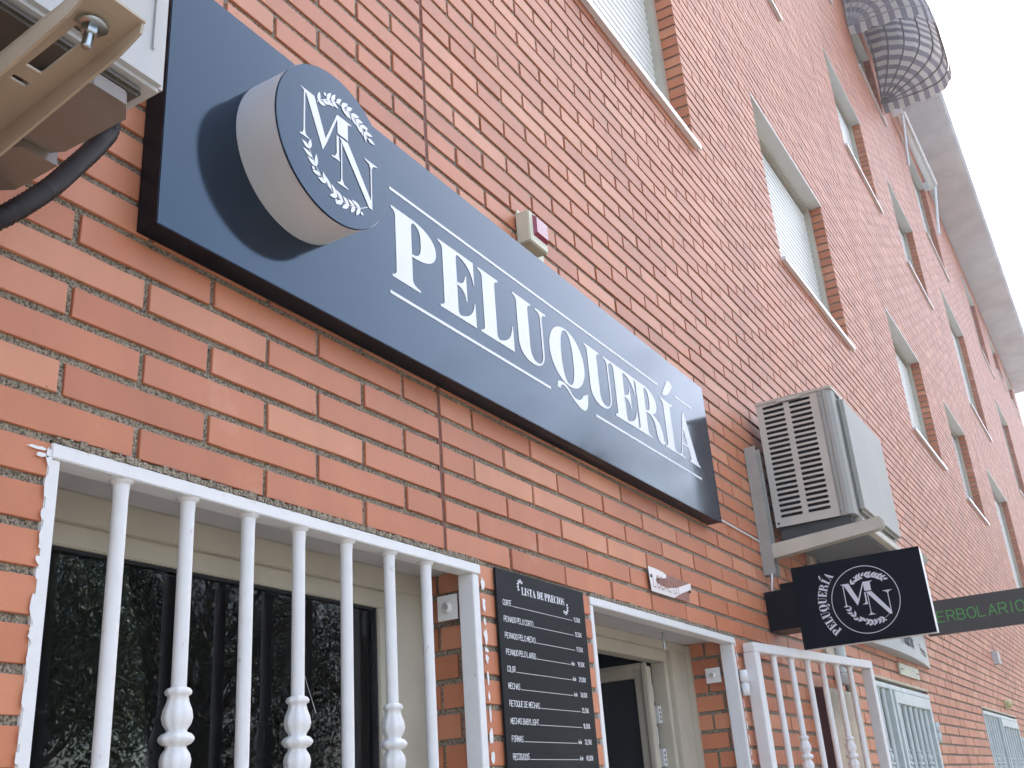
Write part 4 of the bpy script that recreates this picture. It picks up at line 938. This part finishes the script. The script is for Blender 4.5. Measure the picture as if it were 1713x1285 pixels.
def channel(xa, xb, with_slot=True):
    tip, root = (-.452, .2405), (-.004, .168)
    zz = lambda y: tip[1] + (root[1] - tip[1]) * (y - tip[0]) / (root[0] - tip[0])
    b = MB(); T_ = .003
    def plate(x0, x1, y0, y1):
        v = [(x, y, zz(y) + dz) for x in (x0, x1) for y in (y0, y1) for dz in (0, T_)]
        b.add(v, [(0, 1, 3, 2), (4, 6, 7, 5), (0, 4, 5, 1), (2, 3, 7, 6), (0, 2, 6, 4), (1, 5, 7, 3)])
    xm = (xa + xb) / 2 + .0; sw = .0085
    plate(xa, xm - sw, tip[0], root[0]); plate(xm + sw, xb, tip[0], root[0])
    plate(xm - sw, xm + sw, tip[0], -.405); plate(xm - sw, xm + sw, -.333, -.316); plate(xm - sw, xm + sw, -.309, root[0])
    for x in (xa, xb - T_):
        prof = [(tip[0] + .002, zz(tip[0])), (tip[0] + .004, zz(tip[0]) - .012), (tip[0] + .03, zz(tip[0]) - .024), (root[0], zz(root[0]) - .05), (root[0], zz(root[0]))]
        b.prism(prof, lambda y, z, x=x: (x, y, z + .0005), lambda y, z, x=x: (x + T_, y, z + .0005))
    return b
channel(-1.214, -1.150).build('arm', M_BRK, t)
channel(-1.79, -1.726).build('arm', M_BRK, t)
b = MB(); b.box(-1.214, -1.150, -.004, -.0005, -.05, .215); b.box(-1.79, -1.726, -.004, -.0005, -.05, .215); b.build('wall_rail', M_BRK, t)
ba = Vector((-1.182, -.415, .2343)); nrm = Vector((0, .16, -1)).normalized()
b = MB(); b.lathe([(0, .0155), (.0022, .0155), (.0022, .006)], ba, nrm, 28); b.build('washer', M_ZINC, t)
b = MB(); b.lathe([(.0023, .0085), (.010, .0085), (.011, .0075), (.011, 0)], ba, nrm, 6); b.build('nut', M_ZINC, t)
for p in bpy.data.objects['nut'].data.polygons: p.use_smooth = False
b = MB(); prof = []
for i in range(14): prof += [(.010 + i * .0011, .0050), (.01055 + i * .0011, .0044)]
b.lathe(prof + [(.0258, .004), (.0258, 0)], ba, nrm, 16); b.build('bolt', M_ZINC, t)
b = MB(); b.lathe([(0, .02), (-.03, .02)], (-1.182, -.415, .2375), (0, 0, -1), 16); b.build('rubber_foot', M_DARK, t)
# corrugated hose
ctrl = [Vector(p) for p in [(-.96, -.14, .50), (-.905, -.085, .44), (-.921, -.085, .392), (-.955, -.085, .335), (-.987, -.085, .285), (-1.035, -.085, .225), (-1.07, -.08, .19), (-1.13, -.07, .13), (-1.2, -.05, .06), (-1.25, -.04, -.1)]]
def cr_spline(P, n):
    out = []
    for i in range(len(P) - 1):
        p0, p1, p2, p3 = P[max(i - 1, 0)], P[i], P[i + 1], P[min(i + 2, len(P) - 1)]
        for k in range(n):
            t_ = k / n; out.append(.5 * ((2 * p1) + (p2 - p0) * t_ + (2 * p0 - 5 * p1 + 4 * p2 - p3) * t_ * t_ + (3 * p1 - p0 - 3 * p2 + p3) * t_ ** 3))
    return out + [P[-1]]
sp = cr_spline(ctrl, 40); res = [sp[0]]
for p in sp:
    if (p - res[-1]).length > .0036: res.append(p)
b = MB(); b.tube(res, [.0128 + (.0011 if i % 2 else -.0011) for i in range(len(res))], 14)
tag(b.build('hose', M_HOSE), 'black corrugated hose curving down the bricks below the near air conditioner', 'hose')

# ================================================================== AWNINGS HIGH ON THE WALL
t = thing('dome_awning', 'striped dome awning over a top floor window under the eave', 'awning')
AX, BX_, ZP, RR = 9.25, 11.10, 8.0, .93
def hoop(u_, phi, rs=1.0):
    # u_ 0..1 along the hoop, phi angle from the wall top (0) to the front (90)
    a = PI * (1 - u_); cx_, hw = (AX + BX_) / 2, (BX_ - AX) / 2; p = .42
    x = cx_ + hw * math.copysign(abs(math.cos(a)) ** p, math.cos(a)); rho = RR * rs * abs(math.sin(a)) ** p
    f_ = math.radians(phi); return (x, -.01 - rho * math.sin(f_), ZP + rho * math.cos(f_))
nu, nph = 50, 30
b = MB(); V_ = []
def _dummy(): pass
phis = [2 + 90 * j / nph for j in range(nph + 1)]
_f = [i / 2000 for i in range(2001)]; _p = [Vector(hoop(u_, 90)) for u_ in _f]; _l = [0.0]
for i in range(2000): _l.append(_l[-1] + (_p[i + 1] - _p[i]).length)
us = list(np.interp([_l[-1] * i / nu for i in range(nu + 1)], _l, _f))
for ph in phis:
    sag = 1 - .018 * abs(math.sin(PI * ph / 15))
    for u_ in us: V_.append(hoop(u_, ph, sag))
F_ = []; mi_ = []
for j in range(nph):
    for i in range(nu):
        o = j * (nu + 1) + i; F_.append((o, o + 1, o + nu + 2, o + nu + 1)); mi_.append(0 if (i // 1) % 2 else 1)
b.v = V_; b.f = [list(q) for q in F_]; b.mi = mi_; b.sm = [False] * len(F_)
# hanging valance
o0 = len(b.v)
for i, u_ in enumerate(us):
    q = hoop(u_, 92, 1.0); b.v.append(q); b.v.append((q[0], q[1] - .004, q[2] - .13 - .035 * abs(math.sin(PI * i / 4))))
for i in range(nu): b.f.append([o0 + 2 * i, o0 + 2 * i + 1, o0 + 2 * i + 3, o0 + 2 * i + 2]); b.mi.append(0 if i % 2 else 1); b.sm.append(False)
b.build('canopy', [M_FABD, M_FABL], t, fixn=False)
for ph in (4, 19, 34, 49, 64, 79, 92):
    b = MB(); b.tube([hoop(i / 40, ph, .985) for i in range(41)], .011, 6); b.build('rib', M_RIB, t)
t = thing('arm_awning', 'rolled up pale drop arm awning over a far top floor window', 'awning')
b = MB(); b.tube([(12.1, -.10, 8.45), (14.45, -.14, 8.45)], .055, 14); b.box(12.06, 12.1, -.16, -.02, 8.38, 8.52); b.box(14.45, 14.49, -.2, -.02, 8.38, 8.52); b.build('roller', M_SILL, t)
b = MB(); b.tube([(12.1, -.17, 8.42), (14.45, -.21, 8.42)], .022, 8); b.build('front_bar', M_SILL, t)
for x, ya in ((12.12, -.15), (14.47, -.19)):
    b = MB(); b.tube([(x, ya, 8.43), (x, -.06, 7.55)], .02, 8); b.build('arm', M_SILL, t)

# ================================================================== TREES ACROSS THE STREET (mirrored in the shop windows)
def tree(x, y, h, r, seed, label):
    t = thing('tree', label, 'tree', 'street trees opposite the shops'); t.location = (x, y, GROUND - .13)
    R = random.Random(seed); b = MB()
    b.tube([(0, 0, 0), (.05, .03, h * .25), (-.03, .05, h * .5), (.04, 0, h * .8)], [.16, .12, .09, .03], 10)
    tips = []
    for i in range(14):
        a = R.uniform(0, 2 * PI); z0 = h * R.uniform(.3, .6); q = Vector((math.cos(a) * r * R.uniform(.5, .9), math.sin(a) * r * R.uniform(.5, .9), z0 + h * R.uniform(.08, .35)))
        b.tube([(0, 0, z0), tuple(Vector((0, 0, z0)).lerp(q, .5) + Vector((0, 0, .12))), tuple(q)], [.05, .03, .01], 6); tips.append(q)
    b.build('trunk', M_BARK, t)
    lv = MB()
    for i in range(210):
        q = R.choice(tips); a = R.uniform(0, 2 * PI); el = R.uniform(-1, 1)
        if R.random() < .35 and el > .3: continue
        cc = Vector((0, 0, h * .66)) + Vector((math.cos(a) * r, math.sin(a) * r, el * h * .3)) * R.uniform(.35, 1.0) ** .6
        if R.random() < .4: cc = cc.lerp(q, .7)
        for k in range(R.randint(60, 150)):
            p = cc + Vector((R.gauss(0, .22), R.gauss(0, .22), R.gauss(0, .15))); d = Vector((R.uniform(-1, 1), R.uniform(-1, 1), R.uniform(-1.3, -.1))).normalized(); s_ = d.orthogonal().normalized()
            s_ = (Matrix.Rotation(R.uniform(0, 6.28), 3, d) @ s_); ln = R.uniform(.055, .095)
            lv.add([p, p + d * ln * .5 + s_ * ln * .13, p + d * ln, p + d * ln * .5 - s_ * ln * .13], [(0, 1, 2, 3)])
    lv.build('crown', M_LEAF1, t, fixn=False)
tree(3.4, -6.2, 5.3, 1.5, 1, 'leafy street tree opposite the barred window'); tree(5.9, -6.9, 5.4, 1.6, 2, 'second leafy street tree across the road from the door')
tree(8.4, -6.4, 5.2, 1.5, 3, 'third leafy street tree across the road')
tree(12.2, -6.6, 9.2, 2.2, 6, 'tall street tree across the road beyond the hanging sign'); tree(16.2, -6.6, 9.4, 2.3, 7, 'tallest street tree across the road')
tree(20.8, -6.4, 7.6, 2.2, 4, 'street tree far down the road near the kerb'); tree(27.4, -6.2, 7.6, 2.8, 5, 'farthest street tree down the road')
tree(2.0, -9.2, 5.7, 2.2, 8, 'added bushy filler tree behind the first street tree'); tree(5.2, -9.6, 7.4, 2.5, 9, 'added bushy filler tree behind the second street tree'); tree(8.6, -9.4, 7.3, 2.5, 10, 'added bushy filler tree behind the third street tree')  # back row added to close sky gaps and darken the window reflection

# ================================================================== ADDED VOLUME IMITATING LENS GLARE OVER THE FAR WALL
hz = bpy.data.materials.new('glare_veil'); hz.use_nodes = True; _n = hz.node_tree; _n.nodes.clear()
_o = _n.nodes.new('ShaderNodeOutputMaterial'); _v = _n.nodes.new('ShaderNodeVolumePrincipled')
_v.inputs['Color'].default_value = (.9, .93, 1.0, 1); _v.inputs['Density'].default_value = VEIL_DENSITY; _v.inputs['Anisotropy'].default_value = 0.0
_n.links.new(_v.outputs[0], _o.inputs['Volume'])
b = MB(); b.box(-75, 115, -85, 15, GROUND - 1.2, 12.6); hb = b.build('glare_veil', hz); hb['kind'] = 'stuff'; hb['label'] = 'thin bright volume added to imitate lens glare'
